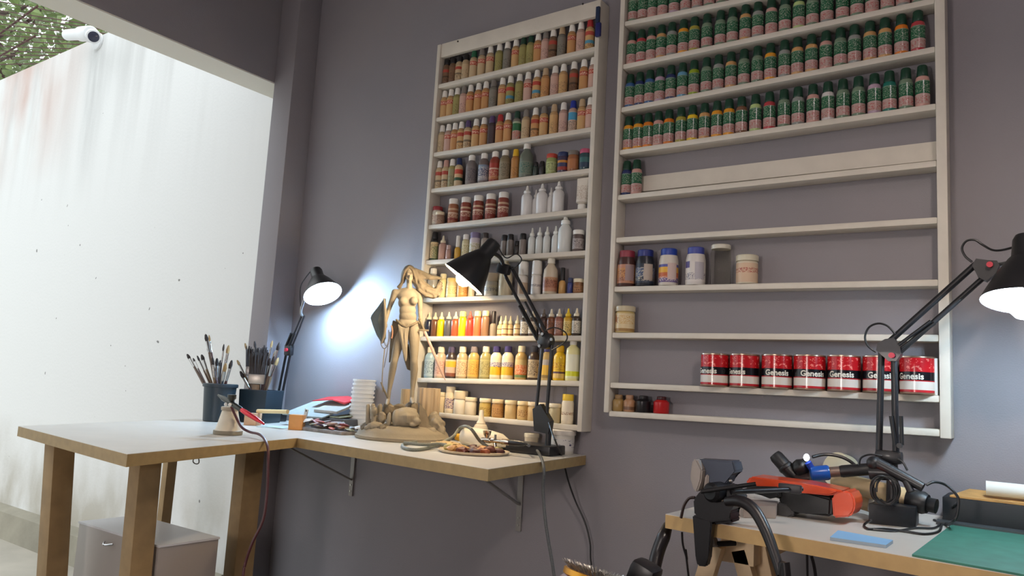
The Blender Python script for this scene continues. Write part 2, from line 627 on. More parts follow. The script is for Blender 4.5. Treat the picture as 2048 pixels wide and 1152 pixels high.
tl = thing('wire_trellis', 'thin brown wires strung above the white garden wall before the tree', 'trellis', aty(100, 60, 0.25))
mw = mat('rusty_wire', (82, 52, 44), 0.8)
for (a, b_) in (((-60, 12), (170, 47)), ((-60, 30), (172, 62)), ((-60, 52), (150, 76)), ((-60, 78), (140, 88)), ((-60, 100), (110, 105)), ((-40, -4), (150, 30)), ((-60, 118), (70, 118)), ((-60, 21), (172, 54)), ((-60, 41), (170, 68)), ((-60, 65), (160, 82)), ((-60, 90), (125, 97)), ((-60, 109), (95, 111)), ((-60, 130), (45, 128))):
    kx = (330 - a[0]) / (b_[0] - a[0])
    b_ = (330, a[1] + (b_[1] - a[1]) * kx)
    obj('wire', B().cyl(aty(*a, 0.35), aty(*b_, 0.25), 0.0045, seg=8), mw, tl)
for (a, b_) in (((-10, 75), (75, 12)), ((-10, 118), (70, 72))):
    obj('wire', B().cyl(aty(*a, 0.4), aty(*b_, 0.3), 0.009, seg=8), mw, tl)
# ------------------------------------------------------------------ the two wall racks
M_RACK = mat('painted_white_wood', (210, 203, 190), 0.55, var=0.05, vscale=14, bump=0.12, bscale=90)
FY = -0.065
R1L, R1R = -0.256, 0.497
R2L, R2R = 0.575, 1.541
T = 0.017
S1 = [((872, 173), (1195, 95)), ((865, 240), (1192, 175)), ((858, 310), (1187, 257)), ((853, 382), (1180, 340)), ((845, 455), (1175, 420)), ((843, 525), (1172, 505)),
      ((845, 600), (1167, 590)), ((845, 677), (1160, 676)), ((838, 760), (1155, 767)), ((833, 826), (1150, 856))]
S2 = [((1242, 48), (1700, -45)), ((1239, 134), (1863, 1)), ((1236, 220), (1866, 98)), ((1233, 305), (1870, 212)), ((1230, 395), (1872, 326)), ((1228, 480), (1873, 440)), ((1222, 578), (1873, 565)),
      ((1220, 670), (1877, 676)), ((1215, 770), (1880, 798)), ((1213, 827), (1878, 866))]


def shelf_line(s, xl, xr):
    a, b = aty(*s[0], FY), aty(*s[1], FY)
    k = (b.z - a.z) / (b.x - a.x)
    return lambda x: a.z + k * (x - a.x)


L1 = [shelf_line(s, R1L, R1R) for s in S1]
L2 = [shelf_line(s, R2L, R2R) for s in S2]
ST = 0.009      # half thickness of a shelf board


def shelf_board(f, xl, xr):
    b = B()
    zl, zr = f(xl), f(xr)
    b.hexa([(xl, FY + 0.003, zl - ST), (xr, FY + 0.003, zr - ST), (xr, -0.001, zr - ST), (xl, -0.001, zl - ST),
            (xl, FY + 0.003, zl + ST), (xr, FY + 0.003, zr + ST), (xr, -0.001, zr + ST), (xl, -0.001, zl + ST)], bev=0.005)
    return b


def rack(name, label, xl, xr, lines, ztop, zbot, wl, wr, group=None):
    t = thing(name, label, 'wall rack', ((xl + xr) / 2, FY / 2, zbot))
    obj('upright', B().box((xl + wl / 2, FY / 2 - 0.0005, (ztop + zbot) / 2), (wl, -FY - 0.001, ztop - zbot), bev=0.002), M_RACK, t)
    obj('upright', B().box((xr - wr / 2, FY / 2 - 0.0005, (ztop + zbot) / 2), (wr, -FY - 0.001, ztop - zbot), bev=0.002), M_RACK, t)
    for f in lines:
        obj('shelf', shelf_board(f, xl + wl, xr - wr), M_RACK, t)
    return t


ra = rack('paint_rack', 'narrow white wall rack crowded with small paint bottles above the bench', R1L, R1R, L1, 2.472, 0.985, T, T)
rb = rack('paint_rack', 'wide white wall rack with half-empty lower shelves', R2L, R2R, L2, 2.56, L2[-1](R2R) - 0.0125, T, 0.024)
# narrow rack: screwed top rail; wide rack: rail behind the fifth shelf
ru = obj('top_rail', B().box(((R1L + R1R) / 2, -0.05, 2.446), (R1R - R1L - 2 * T, 0.018, 0.058), bev=0.002), M_RACK, ra)
for px, py in ((916, 83), (1166, 8)):
    p = aty(px, py, -0.059)
    obj('screw', B().cyl(p, p + V((0, -0.002, 0)), 0.0035, seg=10), mat('dark_screw', (50, 46, 44), 0.5, 0.6), ra)
za, zb = aty(1275, 370, -0.012).z, aty(1872, 303, -0.012).z
xa_ = R2L + T
xb_ = R2R - 0.024
obj('back_rail', B().hexa([(xa_, -0.02, za - 0.026), (xb_, -0.02, zb - 0.026), (xb_, -0.001, zb - 0.026), (xa_, -0.001, za - 0.026),
                           (xa_, -0.02, za + 0.026), (xb_, -0.02, zb + 0.026), (xb_, -0.001, zb + 0.026), (xa_, -0.001, za + 0.026)], bev=0.002), M_RACK, rb)

# ------------------------------------------------------------------ containers
MESH = {}


def prof_mesh(kind, part, prof, seg=20, **k):
    key = (kind, part)
    if key not in MESH:
        MESH[key] = lathe_mesh(kind + '_' + part, prof, seg, **k)
        MESH[key].materials.append(mat('plain_plastic', (200, 200, 200), 0.4))
    return MESH[key]


def put(me, name, m, parent):
    o = bpy.data.objects.new(name, me)
    COL.objects.link(o)
    o.parent = parent
    o.material_slots[0].link = 'OBJECT'
    o.material_slots[0].material = m
    return o


def P(c, **k):
    """plastic / paint of one colour"""
    return mat('paint', c, k.pop('rough', 0.38), **k)


# each shape: list of (part, profile, segments); heights in metres from the base
def bottle_shape(r, h, capr, caph, capr2=None, neck=None, sh=0.012, labz=(0.1, 0.86), foot=0.0015):
    nr = neck or capr * 0.82
    hb = h - caph
    body = [(r - foot, 0), (r, foot * 1.4), (r, hb - sh), (r * 0.93, hb - sh * 0.55), (nr * 1.25, hb - sh * 0.15), (nr, hb), (nr, hb + 0.003)]
    c2 = capr2 or capr * 0.92
    cap = [(capr * 0.96, hb + 0.0005), (capr, hb + 0.002), (capr * 0.99, hb + caph * 0.2), (c2, h - 0.002), (c2 * 0.86, h)]
    lab = [(r + 0.0004, hb * labz[0]), (r + 0.0004, (hb - sh) * labz[1])]
    return {'body': body, 'cap': cap, 'label': lab}


def nozzle_shape(r, h, caph, sh=0.01, labz=(0.08, 0.9)):
    hb = h - caph
    body = [(r - 0.0015, 0), (r, 0.002), (r, hb - sh), (r * 0.9, hb - sh * 0.5), (r * 0.5, hb), (r * 0.5, hb + 0.002)]
    cap = [(r * 0.62, hb + 0.0005), (r * 0.66, hb + 0.002), (r * 0.62, hb + caph * 0.3), (r * 0.34, hb + caph * 0.42), (r * 0.18, h - 0.001), (r * 0.1, h)]
    lab = [(r + 0.0004, hb * labz[0]), (r + 0.0004, (hb - sh) * labz[1])]
    return {'body': body, 'cap': cap, 'label': lab}


def jar_shape(r, h, lidh=0.014, lidr=0.97, labz=(0.14, 0.86), sh=0.008):
    hb = h - lidh
    body = [(r - 0.002, 0), (r, 0.003), (r, hb - sh), (r * 0.92, hb - sh * 0.3), (r * 0.88, hb + 0.001)]
    lr = r * lidr
    cap = [(lr * 0.98, hb + 0.0005), (lr, hb + 0.002), (lr, h - 0.002), (lr * 0.93, h)]
    lab = [(r + 0.0004, hb * labz[0]), (r + 0.0004, (hb - sh) * labz[1])]
    return {'body': body, 'cap': cap, 'label': lab}


SHAPES = {
    'pva': (bottle_shape(0.0163, 0.115, 0.012, 0.028, 0.0098, labz=(0.04, 0.97)), 18, 'paint_bottle', 'bottle'),
    'pvb': (bottle_shape(0.0163, 0.108, 0.013, 0.024, 0.012, labz=(0.12, 0.9)), 18, 'paint_bottle', 'bottle'),
    'acr': (bottle_shape(0.0178, 0.117, 0.0142, 0.032, 0.0122, neck=0.0125, sh=0.0125, labz=(0.07, 0.985)), 20, 'acrylic_bottle', 'bottle'),
    'med': (bottle_shape(0.0215, 0.118, 0.0135, 0.022, 0.013, sh=0.022, labz=(0.08, 0.94)), 20, 'medium_bottle', 'bottle'),
    'ext': (jar_shape(0.0205, 0.098, 0.022, 0.92, sh=0.008), 20, 'extender_jar', 'jar'),
    'jar': (jar_shape(0.0205, 0.075, 0.016), 20, 'paint_jar', 'jar'),
    'sjar': (jar_shape(0.019, 0.05, 0.013), 20, 'paint_jar', 'jar'),
    'tub': (jar_shape(0.0215, 0.064, 0.014, 1.04), 22, 'plastic_tub', 'tub'),
    'wtub': (jar_shape(0.025, 0.085, 0.03, 1.03), 22, 'plastic_tub', 'tub'),
    'drop': (nozzle_shape(0.0155, 0.094, 0.028), 18, 'dropper_bottle', 'bottle'),
    'sdrop': (nozzle_shape(0.0125, 0.075, 0.03), 16, 'dropper_bottle', 'bottle'),
    'noz': (nozzle_shape(0.0165, 0.098, 0.03, sh=0.012), 18, 'squeeze_bottle', 'bottle'),
    'noz2': (nozzle_shape(0.0135, 0.098, 0.03, sh=0.018), 18, 'squeeze_bottle', 'bottle'),
    'nozw': (nozzle_shape(0.0205, 0.112, 0.03, sh=0.016), 18, 'squeeze_bottle', 'bottle'),
    'bnoz': (nozzle_shape(0.025, 0.145, 0.045, sh=0.03), 20, 'squeeze_bottle', 'bottle'),
    'scr': (bottle_shape(0.0155, 0.094, 0.0125, 0.02, 0.012, labz=(0.08, 0.92)), 18, 'ink_bottle', 'bottle'),
    'slim': (bottle_shape(0.0125, 0.092, 0.0085, 0.045, 0.008, labz=(0.1, 0.9)), 16, 'varnish_bottle', 'bottle'),
    'mini': (bottle_shape(0.0105, 0.055, 0.009, 0.016, labz=(0.1, 0.9)), 16, 'small_bottle', 'bottle'),
    'tall': (bottle_shape(0.0185, 0.122, 0.0185, 0.05, 0.017, neck=0.016, sh=0.01, labz=(0.05, 0.95)), 20, 'varnish_bottle', 'bottle'),
    'bott': (bottle_shape(0.026, 0.138, 0.0135, 0.03, 0.0125, sh=0.04, labz=(0.08, 0.86)), 22, 'resin_bottle', 'bottle'),
    'ball': (bottle_shape(0.0135, 0.08, 0.0125, 0.022, 0.011, sh=0.01, labz=(0.05, 0.9)), 16, 'enamel_bottle', 'bottle'),
    'big': (jar_shape(0.030, 0.118, 0.023, 0.84, sh=0.016, labz=(0.1, 0.9)), 26, 'wax_jar', 'jar'),
    'gls': (jar_shape(0.030, 0.122, 0.014, 0.96, sh=0.014, labz=(0.08, 0.8)), 26, 'glass_jar', 'jar'),
    'cup': (jar_shape(0.031, 0.086, 0.018, 1.05, sh=0.004, labz=(0.06, 0.95)), 26, 'plastic_tub', 'tub'),
    'lot': (bottle_shape(0.0235, 0.152, 0.0125, 0.033, 0.012, sh=0.022, labz=(0.06, 0.9)), 22, 'lotion_bottle', 'bottle'),
}
WHITE, CREAM = (226, 222, 214), (228, 214, 184)


def ground(row, rk, x):
    return (L1 if rk == 1 else L2)[row](x) + ST + 0.0002


LASTX = {}


def item(kind, rk, row, px, body, cap, label, text, group, y=None, dz=0.0, rot=None, trans=0.0, capm=None, cat=None):
    sh, seg, nm, ct = SHAPES[kind]
    r = max(p[0] for p in sh['body'])
    h = sh['cap'][-1][1]
    yy = y if y is not None else min(-0.036, -r - 0.003)
    # the bottle's middle stands under its pixel column, on its shelf
    s = (S1 if rk == 1 else S2)[row]
    k = (px - s[0][0]) / (s[1][0] - s[0][0])
    py = s[0][1] + k * (s[1][1] - s[0][1]) - 30
    x = aty(px, py, yy).x
    lo, hi = (R1L + T, R1R - T) if rk == 1 else (R2L + T, R2R - 0.024)
    x = min(max(x, lo + r + 0.0012), hi - r - 0.0012)
    if kind in ('pva', 'pvb', 'acr', 'med', 'jar', 'drop', 'scr', 'tub', 'pot', 'pot2', 'ext', 'wtub', 'big'):
        lx = LASTX.get((rk, row))
        if lx is not None and x > lx[0]:
            x = max(x, lx[0] + lx[1] + r + 0.0006)
        LASTX[(rk, row)] = (x, r)
    t = thing(nm, text, cat or ct, (x, yy, ground(row, rk, x) + dz), group)
    t.rotation_euler = (0, 0, random.uniform(-0.5, 0.5) if rot is None else rot)
    bm_ = body if not isinstance(body, (tuple, str)) else P(body, trans=trans, rough=0.3 if not trans else 0.12)
    put(prof_mesh(kind, 'body', sh['body'], seg), 'body', bm_, t)
    put(prof_mesh(kind, 'cap', sh['cap'], seg), 'cap', capm or P(cap, rough=0.42), t)
    if label is not None:
        put(prof_mesh(kind, 'label', sh['label'], seg, cap=False), 'label', label, t)
    return t


CN = {'b': ('black', (26, 24, 26)), 'w': ('white', (232, 228, 220)), 'g': ('green', (28, 92, 62)), 'gr': ('grey', (128, 122, 116)), 't': ('tan', (186, 160, 128)), 'dg': ('dark green', (22, 60, 46)),
      'pk': ('pink', (196, 152, 140)), 'bl': ('blue', (30, 50, 150)), 'pu': ('purple', (84, 66, 108)), 'rd': ('red', (170, 46, 48)), 'nv': ('navy', (34, 48, 92)), 'cr': ('cream', CREAM), 'ye': ('yellow', (224, 178, 40))}
NTH = ['top', 'second', 'third', 'fourth', 'fifth', 'sixth', 'seventh', 'eighth', 'ninth', 'bottom']


def pva_label(c, style, seed):
    """printed straight on the clear bottle: paint colour with red brand band near the top, fine print below"""
    d = tuple(int(v * 0.62) for v in c)
    if style == 'r':
        return bands('red_banded_print', [(0, c), (0.70, (176, 66, 52)), (0.93, c)], 0.34, ink=(236, 206, 180), ink_z=(0.74, 0.9), ink_amt=0.53, seed=seed)
    if style == 'k':
        return bands('dark_banded_print', [(0, c), (0.33, d), (0.45, c), (0.72, (172, 70, 56)), (0.93, c)], 0.34, ink=(60, 40, 32), ink_z=(0.05, 0.3), ink_amt=0.57, seed=seed)
    if style == 'c':
        return bands('blue_spot_print', [(0, c), (0.28, (84, 150, 178)), (0.45, c), (0.72, (182, 72, 60)), (0.93, c)], 0.34, ink=(90, 60, 40), ink_z=(0.0, 0.26), ink_amt=0.57, seed=seed)
    if style == 'p':
        return bands('plain_print', [(0, c)], 0.34, ink=d, ink_z=(0.08, 0.6), ink_amt=0.58, seed=seed)
    return None


OR_, OB, TN, OLV, BRN, GRY, PNK = (196, 146, 94), (202, 162, 110), (196, 172, 136), (154, 146, 90), (122, 92, 68), (130, 126, 116), (202, 166, 152)
CNAME = {OR_: 'orange-brown', OB: 'amber', TN: 'tan', OLV: 'olive', BRN: 'brown', GRY: 'grey', PNK: 'pinkish'}
ROW1 = [(884, BRN, 'b', 'k', 'pvb'), (900, BRN, 'b', 'p', 'pvb'), (915, TN, 'b', 'k', 'pvb'), (932, TN, 'b', 'p', 'pvb'), (948, TN, 'g', 'r', 'pva'), (964, TN, 'gr', 'r', 'pva'), (981, TN, 'w', 'r', 'pva'),
        (999, OLV, 'w', 'p', 'pva'), (1015, GRY, 'w', 'p', 'pva'), (1032, OB, 'w', 'r', 'pva'), (1047, OLV, 'dg', 'p', 'pva'), (1056, OLV, 'dg', 'p', 'pva'), (1069, OR_, 'w', 'r', 'pva'), (1087, PNK, 'gr', 'p', 'pva'),
        (1105, BRN, 'w', 'k', 'pva'), (1124, GRY, 't', 'p', 'pva'), (1144, OR_, 'w', 'r', 'pva'), (1162, PNK, 'w', 'p', 'pva'), (1180, OB, 'rd', 'c', 'pva')]
ROW2 = [(880, OB, 'w', 'r'), (895, OB, 'w', 'r'), (911, OLV, 'w', 'p'), (926, PNK, 'gr', 'p'), (941, OR_, 'w', 'r'), (957, OR_, 'w', 'r'), (972, OR_, 'w', 'r'), (987, GRY, 'gr', 'p'), (1005, OB, 'w', 'r'), (1021, OLV, 'w', 'c'),
        (1039, OLV, 'w', 'p'), (1056, PNK, 'w', 'r'), (1074, OB, 'w', 'c'), (1091, OR_, 't', 'p'), (1110, PNK, 'w', 'p'), (1127, OB, 'w', 'p'), (1148, BRN, 'w', 'k'), (1168, OR_, 'w', 'r'), (1187, PNK, 'w', 'r')]
ROW3 = [(873, TN, 'w', 'p'), (888, PNK, 'w', 'r'), (904, OR_, 'w', 'r'), (919, OB, 'w', 'k'), (936, TN, 'pu', 'k'), (952, OB, 'w', 'r'), (968, OR_, 'w', 'r'), (984, (74, 62, 66), 'pu', 'p'), (1000, OR_, 'rd', 'r'), (1016, OR_, 'w', 'r'),
        (1034, GRY, 'dg', 'G'), (1052, TN, 'gr', 'p'), (1071, OR_, 'w', 'k'), (1088, OB, 'gr', 'r'), (1108, OB, 't', 'p'), (1127, PNK, 'w', 'p'), (1146, PNK, 'bl', 'B'), (1164, OB, 't', 'r'), (1180, PNK, 'w', 'r')]
CNAME[(74, 62, 66)] = 'dark plum'
sd = 0
for ri, row in enumerate((ROW1, ROW2, ROW3)):
    for i, d in enumerate(row):
        px, c, cp, st = d[:4]
        kd = d[4] if len(d) > 4 else 'pva'
        sd += 1
        cn, cc = CN[cp]
        how = {'r': ' with red band', 'k': ' with dark band', 'c': ' with blue spot', 'p': '', 'G': ' with green label', 'B': ' with light blue band'}[st]
        text = f"{CNAME[c]} paint bottle{how}, {cn} cap, {ORD[i + 1]} from left, narrow rack's {NTH[ri]} shelf"
        if st == 'G':
            lb = bands('green_print', [(0, (176, 150, 138)), (0.5, (44, 104, 66)), (0.9, (170, 180, 150))], 0.4, ink=(200, 90, 80), ink_z=(0.05, 0.45), seed=sd)
        elif st == 'B':
            lb = bands('light_blue_print', [(0, (196, 170, 150)), (0.55, (70, 150, 190)), (0.95, (196, 170, 150))], 0.4, ink=(90, 80, 80), ink_z=(0.05, 0.5), seed=sd)
        else:
            lb = pva_label(c, st, sd % 7)
        item(kd, 1, ri, px, tuple(int(v * 0.9) for v in c), cc, lb, text, f'paint bottles on the {NTH[ri]} shelf of the narrow rack')


def wl(c, ink, seed, z=(0.12, 0.9), amt=0.55, base=None):
    return bands('paper_label', [(0, base or c), (0.08 if base else 0.001, c)], 0.5, ink=ink, ink_z=z, seed=seed, ink_amt=amt)


G4 = 'mixed bottles on the fourth shelf of the narrow rack'
A = lambda *a, **k: item(a[0], 1, *a[1:], **k)
A('pva', 3, 869, TN, CN['w'][1], pva_label(TN, 'k', 1), "tan bottle with red band and white cap, first on narrow rack's fourth shelf", G4)
A('pva', 3, 886, TN, CN['pk'][1], pva_label(TN, 'k', 2), "tan bottle with red band and pink cap, second on narrow rack's fourth shelf", G4)
A('pva', 3, 901, OLV, CN['w'][1], pva_label((150, 146, 110), 'p', 3), "plain olive bottle with white cap, third on narrow rack's fourth shelf", G4)
A('pva', 3, 915, TN, CN['nv'][1], bands('red_green_print', [(0, (200, 176, 140)), (0.28, (36, 74, 50)), (0.45, (206, 170, 130)), (0.66, (190, 70, 50)), (0.92, (206, 170, 130))], 0.4), "bottle with red and green bands and navy cap on narrow rack's fourth shelf", G4)
A('med', 3, 943, (120, 112, 110), CN['w'][1], wl((126, 118, 116), (70, 62, 74), 4), "squat grey bottle with white cap, leftmost wide one on narrow rack's fourth shelf", G4)
A('med', 3, 968, (112, 100, 96), CN['w'][1], bands('blue_print', [(0, (150, 150, 156)), (0.3, (70, 80, 110)), (0.75, (120, 140, 160))], 0.4, ink=(210, 205, 200), ink_z=(0.1, 0.9), seed=5), "blue-labelled bottle with white cap on narrow rack's fourth shelf", G4)
A('med', 3, 990, (140, 60, 44), CN['w'][1], bands('red_print', [(0, (176, 110, 70)), (0.2, (160, 56, 44)), (0.6, (206, 170, 150)), (0.7, (160, 56, 44))], 0.4, ink=(214, 170, 140), ink_z=(0.1, 0.55), seed=6), "red-labelled bottle with white cap on narrow rack's fourth shelf", G4)
A('med', 3, 1010, (130, 118, 92), CN['w'][1], wl((140, 128, 104), (84, 80, 60), 7), "dull green-labelled bottle with white cap on narrow rack's fourth shelf", G4)
A('pva', 3, 1031, (176, 120, 60), CN['ye'][1], pva_label((184, 130, 70), 'p', 1), "ochre bottle with yellow cap on narrow rack's fourth shelf", G4)
A('bott', 3, 1053, (104, 112, 100), CN['w'][1], wl((118, 128, 112), (44, 96, 84), 8), "tall grey-green bottle with white cap on narrow rack's fourth shelf", G4)
A('mini', 3, 1072, (48, 60, 54), CN['b'][1], None, "tiny dark green bottle, left of two dark ones on narrow rack's fourth shelf", G4)
A('mini', 3, 1085, (46, 44, 46), CN['b'][1], None, "tiny black bottle, right of two dark ones on narrow rack's fourth shelf", G4)
A('jar', 3, 1104, (150, 160, 100), (186, 70, 54), wl((176, 186, 130), (90, 96, 60), 9), "pale green jar with red lid on narrow rack's fourth shelf", G4)
A('jar', 3, 1127, (70, 60, 84), CN['nv'][1], bands('blue_orange_red_print', [(0, (150, 60, 52)), (0.35, (52, 58, 96)), (0.75, (196, 134, 50))], 0.4), "blue and red jar with navy lid on narrow rack's fourth shelf", G4)
A('jar', 3, 1147, (150, 96, 62), (120, 114, 106), bands('orange_print', [(0, (172, 112, 70))], 0.4), "orange-brown jar with grey lid on narrow rack's fourth shelf", G4)
A('jar', 3, 1171, (48, 74, 80), (190, 86, 116), bands('teal_print', [(0, (44, 62, 84)), (0.5, (58, 104, 104))], 0.4), "teal jar with pink lid at the end of narrow rack's fourth shelf", G4)

G5 = 'jars and bottles on the fifth shelf of the narrow rack'
A('jar', 4, 865, (190, 180, 166), (150, 44, 50), wl((214, 204, 186), (150, 70, 60), 2), "white jar with dark red lid on narrow rack's fifth shelf", G5)
A('sjar', 4, 881, (150, 120, 100), CREAM, wl((170, 140, 118), (96, 66, 54), 3), "short brown jar with cream lid on narrow rack's fifth shelf", G5, y=-0.045)
for i, px in enumerate((907, 932, 957, 982, 1007)):
    base = (152, 96, 66) if i == 0 else (132, 62, 48)
    A('ext', 4, px, base, WHITE, bands('dark_red_print', [(0, (128, 52, 42)), (0.22, base), (0.55, (206, 180, 156)), (0.66, base), (0.85, (190, 160, 130))], 0.4, ink=(222, 196, 170), ink_z=(0.2, 0.55), seed=i),
      f"{'larger ' if i == 4 else ''}white-lidded jar with {'brown' if i == 0 else 'dark red'} label, {ORD[i + 1]} of five alike on narrow rack's fifth shelf", G5)
for i, (px, k, yy) in enumerate(((1054, 'nozw', -0.038), (1072, 'noz2', -0.022), (1084, 'nozw', -0.04), (1102, 'noz2', -0.025), (1117, 'nozw', -0.04))):
    A(k, 4, px, (214, 212, 210), (220, 218, 214), None, f"empty translucent white squeeze bottle, {ORD[i + 1]} of five on narrow rack's fifth shelf", G5, y=yy, dz=0.0)
# upended white tube leaning at the end of that shelf
px_ = aty(1164, 400, -0.038)
zt = ground(4, 1, px_.x)
tb = thing('paint_tube', "white squeeze tube standing on its cap at the end of narrow rack's fifth shelf", 'tube', (px_.x, -0.036, zt), G5)
c0 = V((px_.x, -0.036, zt))
obj('cap', B().lathe([(0.014, 0), (0.015, 0.002), (0.015, 0.018), (0.011, 0.02)], 18, c0), P(WHITE), tb)
bt_ = B()
bt_.lathe([(0.011, 0.02), (0.021, 0.026)], 20, c0, cap=False)
vs = []
for k in range(9):
    f = k / 8
    ring = []
    for i in range(20):
        a = 2 * PI * i / 20
        ring.append(bt_.bm.verts.new(c0 + V((math.cos(a) * (0.021 + 0.003 * f), math.sin(a) * (0.021 * (1 - f) + 0.0015), 0.026 + f * 0.088))))
    vs.append(ring)
for a, b in zip(vs, vs[1:]):
    for i in range(20):
        bt_.bm.faces.new([a[i], a[(i + 1) % 20], b[(i + 1) % 20], b[i]])
bt_.bm.faces.new(vs[-1])
obj('body', bt_, bands('white_tube_print', [(0, (220, 212, 200))], 0.4, ink=(180, 160, 140), ink_z=(0.15, 0.7), seed=3), tb)

G6 = 'bottles on the sixth shelf of the narrow rack'
A('pva', 5, 852, (34, 32, 34), CN['b'][1], wl((206, 184, 140), (90, 70, 50), 1, base=(30, 28, 30)), "black bottle with cream label and black cap, first on narrow rack's sixth shelf", G6)
A('noz', 5, 869, (112, 128, 88), CREAM, None, "green squeeze bottle with cream nozzle on narrow rack's sixth shelf", G6)
A('noz', 5, 886, (184, 146, 132), CREAM, None, "pink squeeze bottle with cream nozzle on narrow rack's sixth shelf", G6)
A('mini', 5, 898, (176, 140, 128), (190, 160, 150), None, "tiny pink bottle beside the pink squeeze bottle on narrow rack's sixth shelf", G6, y=-0.05)
A('slim', 5, 916, (206, 160, 60), WHITE, None, "yellow bottle with tall white cap behind the warm lamp shade", G6)
A('scr', 5, 932, (200, 190, 150), WHITE, wl((214, 204, 170), (150, 140, 60), 4), "pale bottle with yellowish label behind the warm lamp shade", G6)
A('ext', 5, 950, (200, 190, 196), (120, 108, 140), wl((206, 200, 190), (150, 140, 60), 5), "white bottle with purple cap behind the warm lamp shade", G6)
A('scr', 5, 970, (150, 140, 130), (60, 52, 50), None, "grey bottle with dark cap just behind the warm lamp's neck", G6)
A('ball', 5, 1009, (128, 120, 114), CN['b'][1], None, "grey bottle with black cap, first of three on narrow rack's sixth shelf", G6)
A('ball', 5, 1021, (128, 120, 114), CN['b'][1], None, "grey bottle with black cap, second of three on narrow rack's sixth shelf", G6, y=-0.04)
A('mini', 5, 1035, (52, 46, 44), CN['b'][1], None, "small dark bottle between grey ones on narrow rack's sixth shelf", G6, y=-0.03)
A('ball', 5, 1046, (124, 114, 108), CN['b'][1], None, "grey bottle with black cap, third of three on narrow rack's sixth shelf", G6)
for i, px in enumerate((1064, 1079, 1094, 1111)):
    A('noz2', 5, px, (206, 208, 204), (224, 224, 216), None, f"white dropper bottle, {ORD[i + 1]} of four beside the big nozzle bottle on narrow rack's sixth shelf", G6)
A('bnoz', 5, 1130, (206, 208, 204), (226, 226, 220), None, "big white nozzle bottle on narrow rack's sixth shelf", G6, y=-0.032)
A('jar', 5, 1157, (90, 76, 72), WHITE, wl((164, 154, 150), (70, 58, 58), 6), "dark-labelled jar with white lid at the end of narrow rack's sixth shelf", G6)

G7 = 'bottles and jars on the seventh shelf of the narrow rack'
A('med', 6, 858, (216, 210, 200), WHITE, None, "clear white bottle behind the statue's hair on narrow rack's seventh shelf", G7, trans=0.5)
A('scr', 6, 886, (222, 206, 150), (224, 212, 170), None, "pale yellow bottle beside the statue's hair on narrow rack's seventh shelf", G7)
A('jar', 6, 904, (206, 186, 140), (214, 190, 120), wl((226, 206, 150), (170, 130, 70), 2), "pale jar with gold lid beside the warm lamp's glow", G7)
A('jar', 6, 926, (190, 130, 70), (206, 160, 90), wl((206, 150, 80), (150, 80, 40), 3), "orange jar right behind the warm lamp's bulb", G7)
A('slim', 6, 944, (206, 190, 160), (200, 180, 150), None, "slim pale bottle behind the warm lamp shade on narrow rack's seventh shelf", G7)
A('slim', 6, 960, (60, 52, 46), (50, 44, 40), wl((220, 214, 200), (120, 110, 100), 4), "slim dark bottle with white strip beside the warm lamp shade", G7)
A('wtub', 6, 983, (220, 212, 196), (206, 190, 166), wl((228, 220, 196), (84, 90, 120), 5, z=(0.3, 0.75)), "white tub with blue print on narrow rack's seventh shelf", G7)
A('bnoz', 6, 1011, (216, 202, 170), (214, 200, 170), None, "cream cone-topped bottle behind the warm lamp's arm on narrow rack's seventh shelf", G7, y=-0.034)
A('tall', 6, 1046, (214, 206, 196), WHITE, bands('half_brown_print', [(0, (182, 158, 132)), (0.75, (214, 206, 196))], 0.4), "white cylinder bottle with brown lower half on narrow rack's seventh shelf", G7)
A('tall', 6, 1073, (220, 216, 208), WHITE, wl((222, 218, 210), (120, 112, 116), 7, z=(0.45, 0.6), amt=0.5), "plain white cylinder bottle on narrow rack's seventh shelf", G7)
A('bott', 6, 1101, (200, 184, 160), (226, 220, 204), bands('brown_print', [(0, (176, 126, 96)), (0.25, (162, 104, 76)), (0.8, (186, 140, 104))], 0.4, ink=(110, 64, 44), ink_z=(0.3, 0.9), seed=8), "brown-labelled bottle with tall cream cap on narrow rack's seventh shelf", G7)
A('slim', 6, 1125, (190, 146, 84), CN['b'][1], None, "slim amber bottle with tall black cap on narrow rack's seventh shelf", G7)
A('mini', 6, 1141, (56, 66, 124), (60, 66, 100), None, "small blue bottle on narrow rack's seventh shelf", G7)
A('sjar', 6, 1158, (130, 88, 54), CREAM, wl((160, 112, 70), (90, 56, 34), 9), "small brown jar with cream lid on narrow rack's seventh shelf", G7)

G8 = 'ink and dropper bottles on the eighth shelf of the narrow rack'
for i, (px, c, nm) in enumerate(((857, (32, 36, 58), 'dark blue'), (870, (110, 72, 50), 'brown'), (882, (226, 190, 20), 'bright yellow'), (897, (84, 82, 84), 'grey'), (911, (176, 84, 52), 'rust red'))):
    A('drop', 7, px, c, CREAM, None, f"{nm} ink bottle with cream nozzle on narrow rack's eighth shelf", G8)
A('scr', 7, 925, (222, 180, 30), (230, 214, 130), None, "yellow ink bottle with cream screw cap on narrow rack's eighth shelf", G8)
A('drop', 7, 940, (206, 66, 50), (214, 80, 60), None, "scarlet ink bottle with scarlet nozzle on narrow rack's eighth shelf", G8)
A('scr', 7, 955, (216, 108, 66), (236, 214, 150), None, "orange ink bottle with cream screw cap on narrow rack's eighth shelf", G8)
A('scr', 7, 971, (140, 104, 76), (236, 220, 160), None, "brown ink bottle with cream screw cap on narrow rack's eighth shelf", G8)
A('slim', 7, 987, (176, 160, 140), (44, 36, 34), None, "clear bottle with tall dark cap on narrow rack's eighth shelf", G8, trans=0.4)
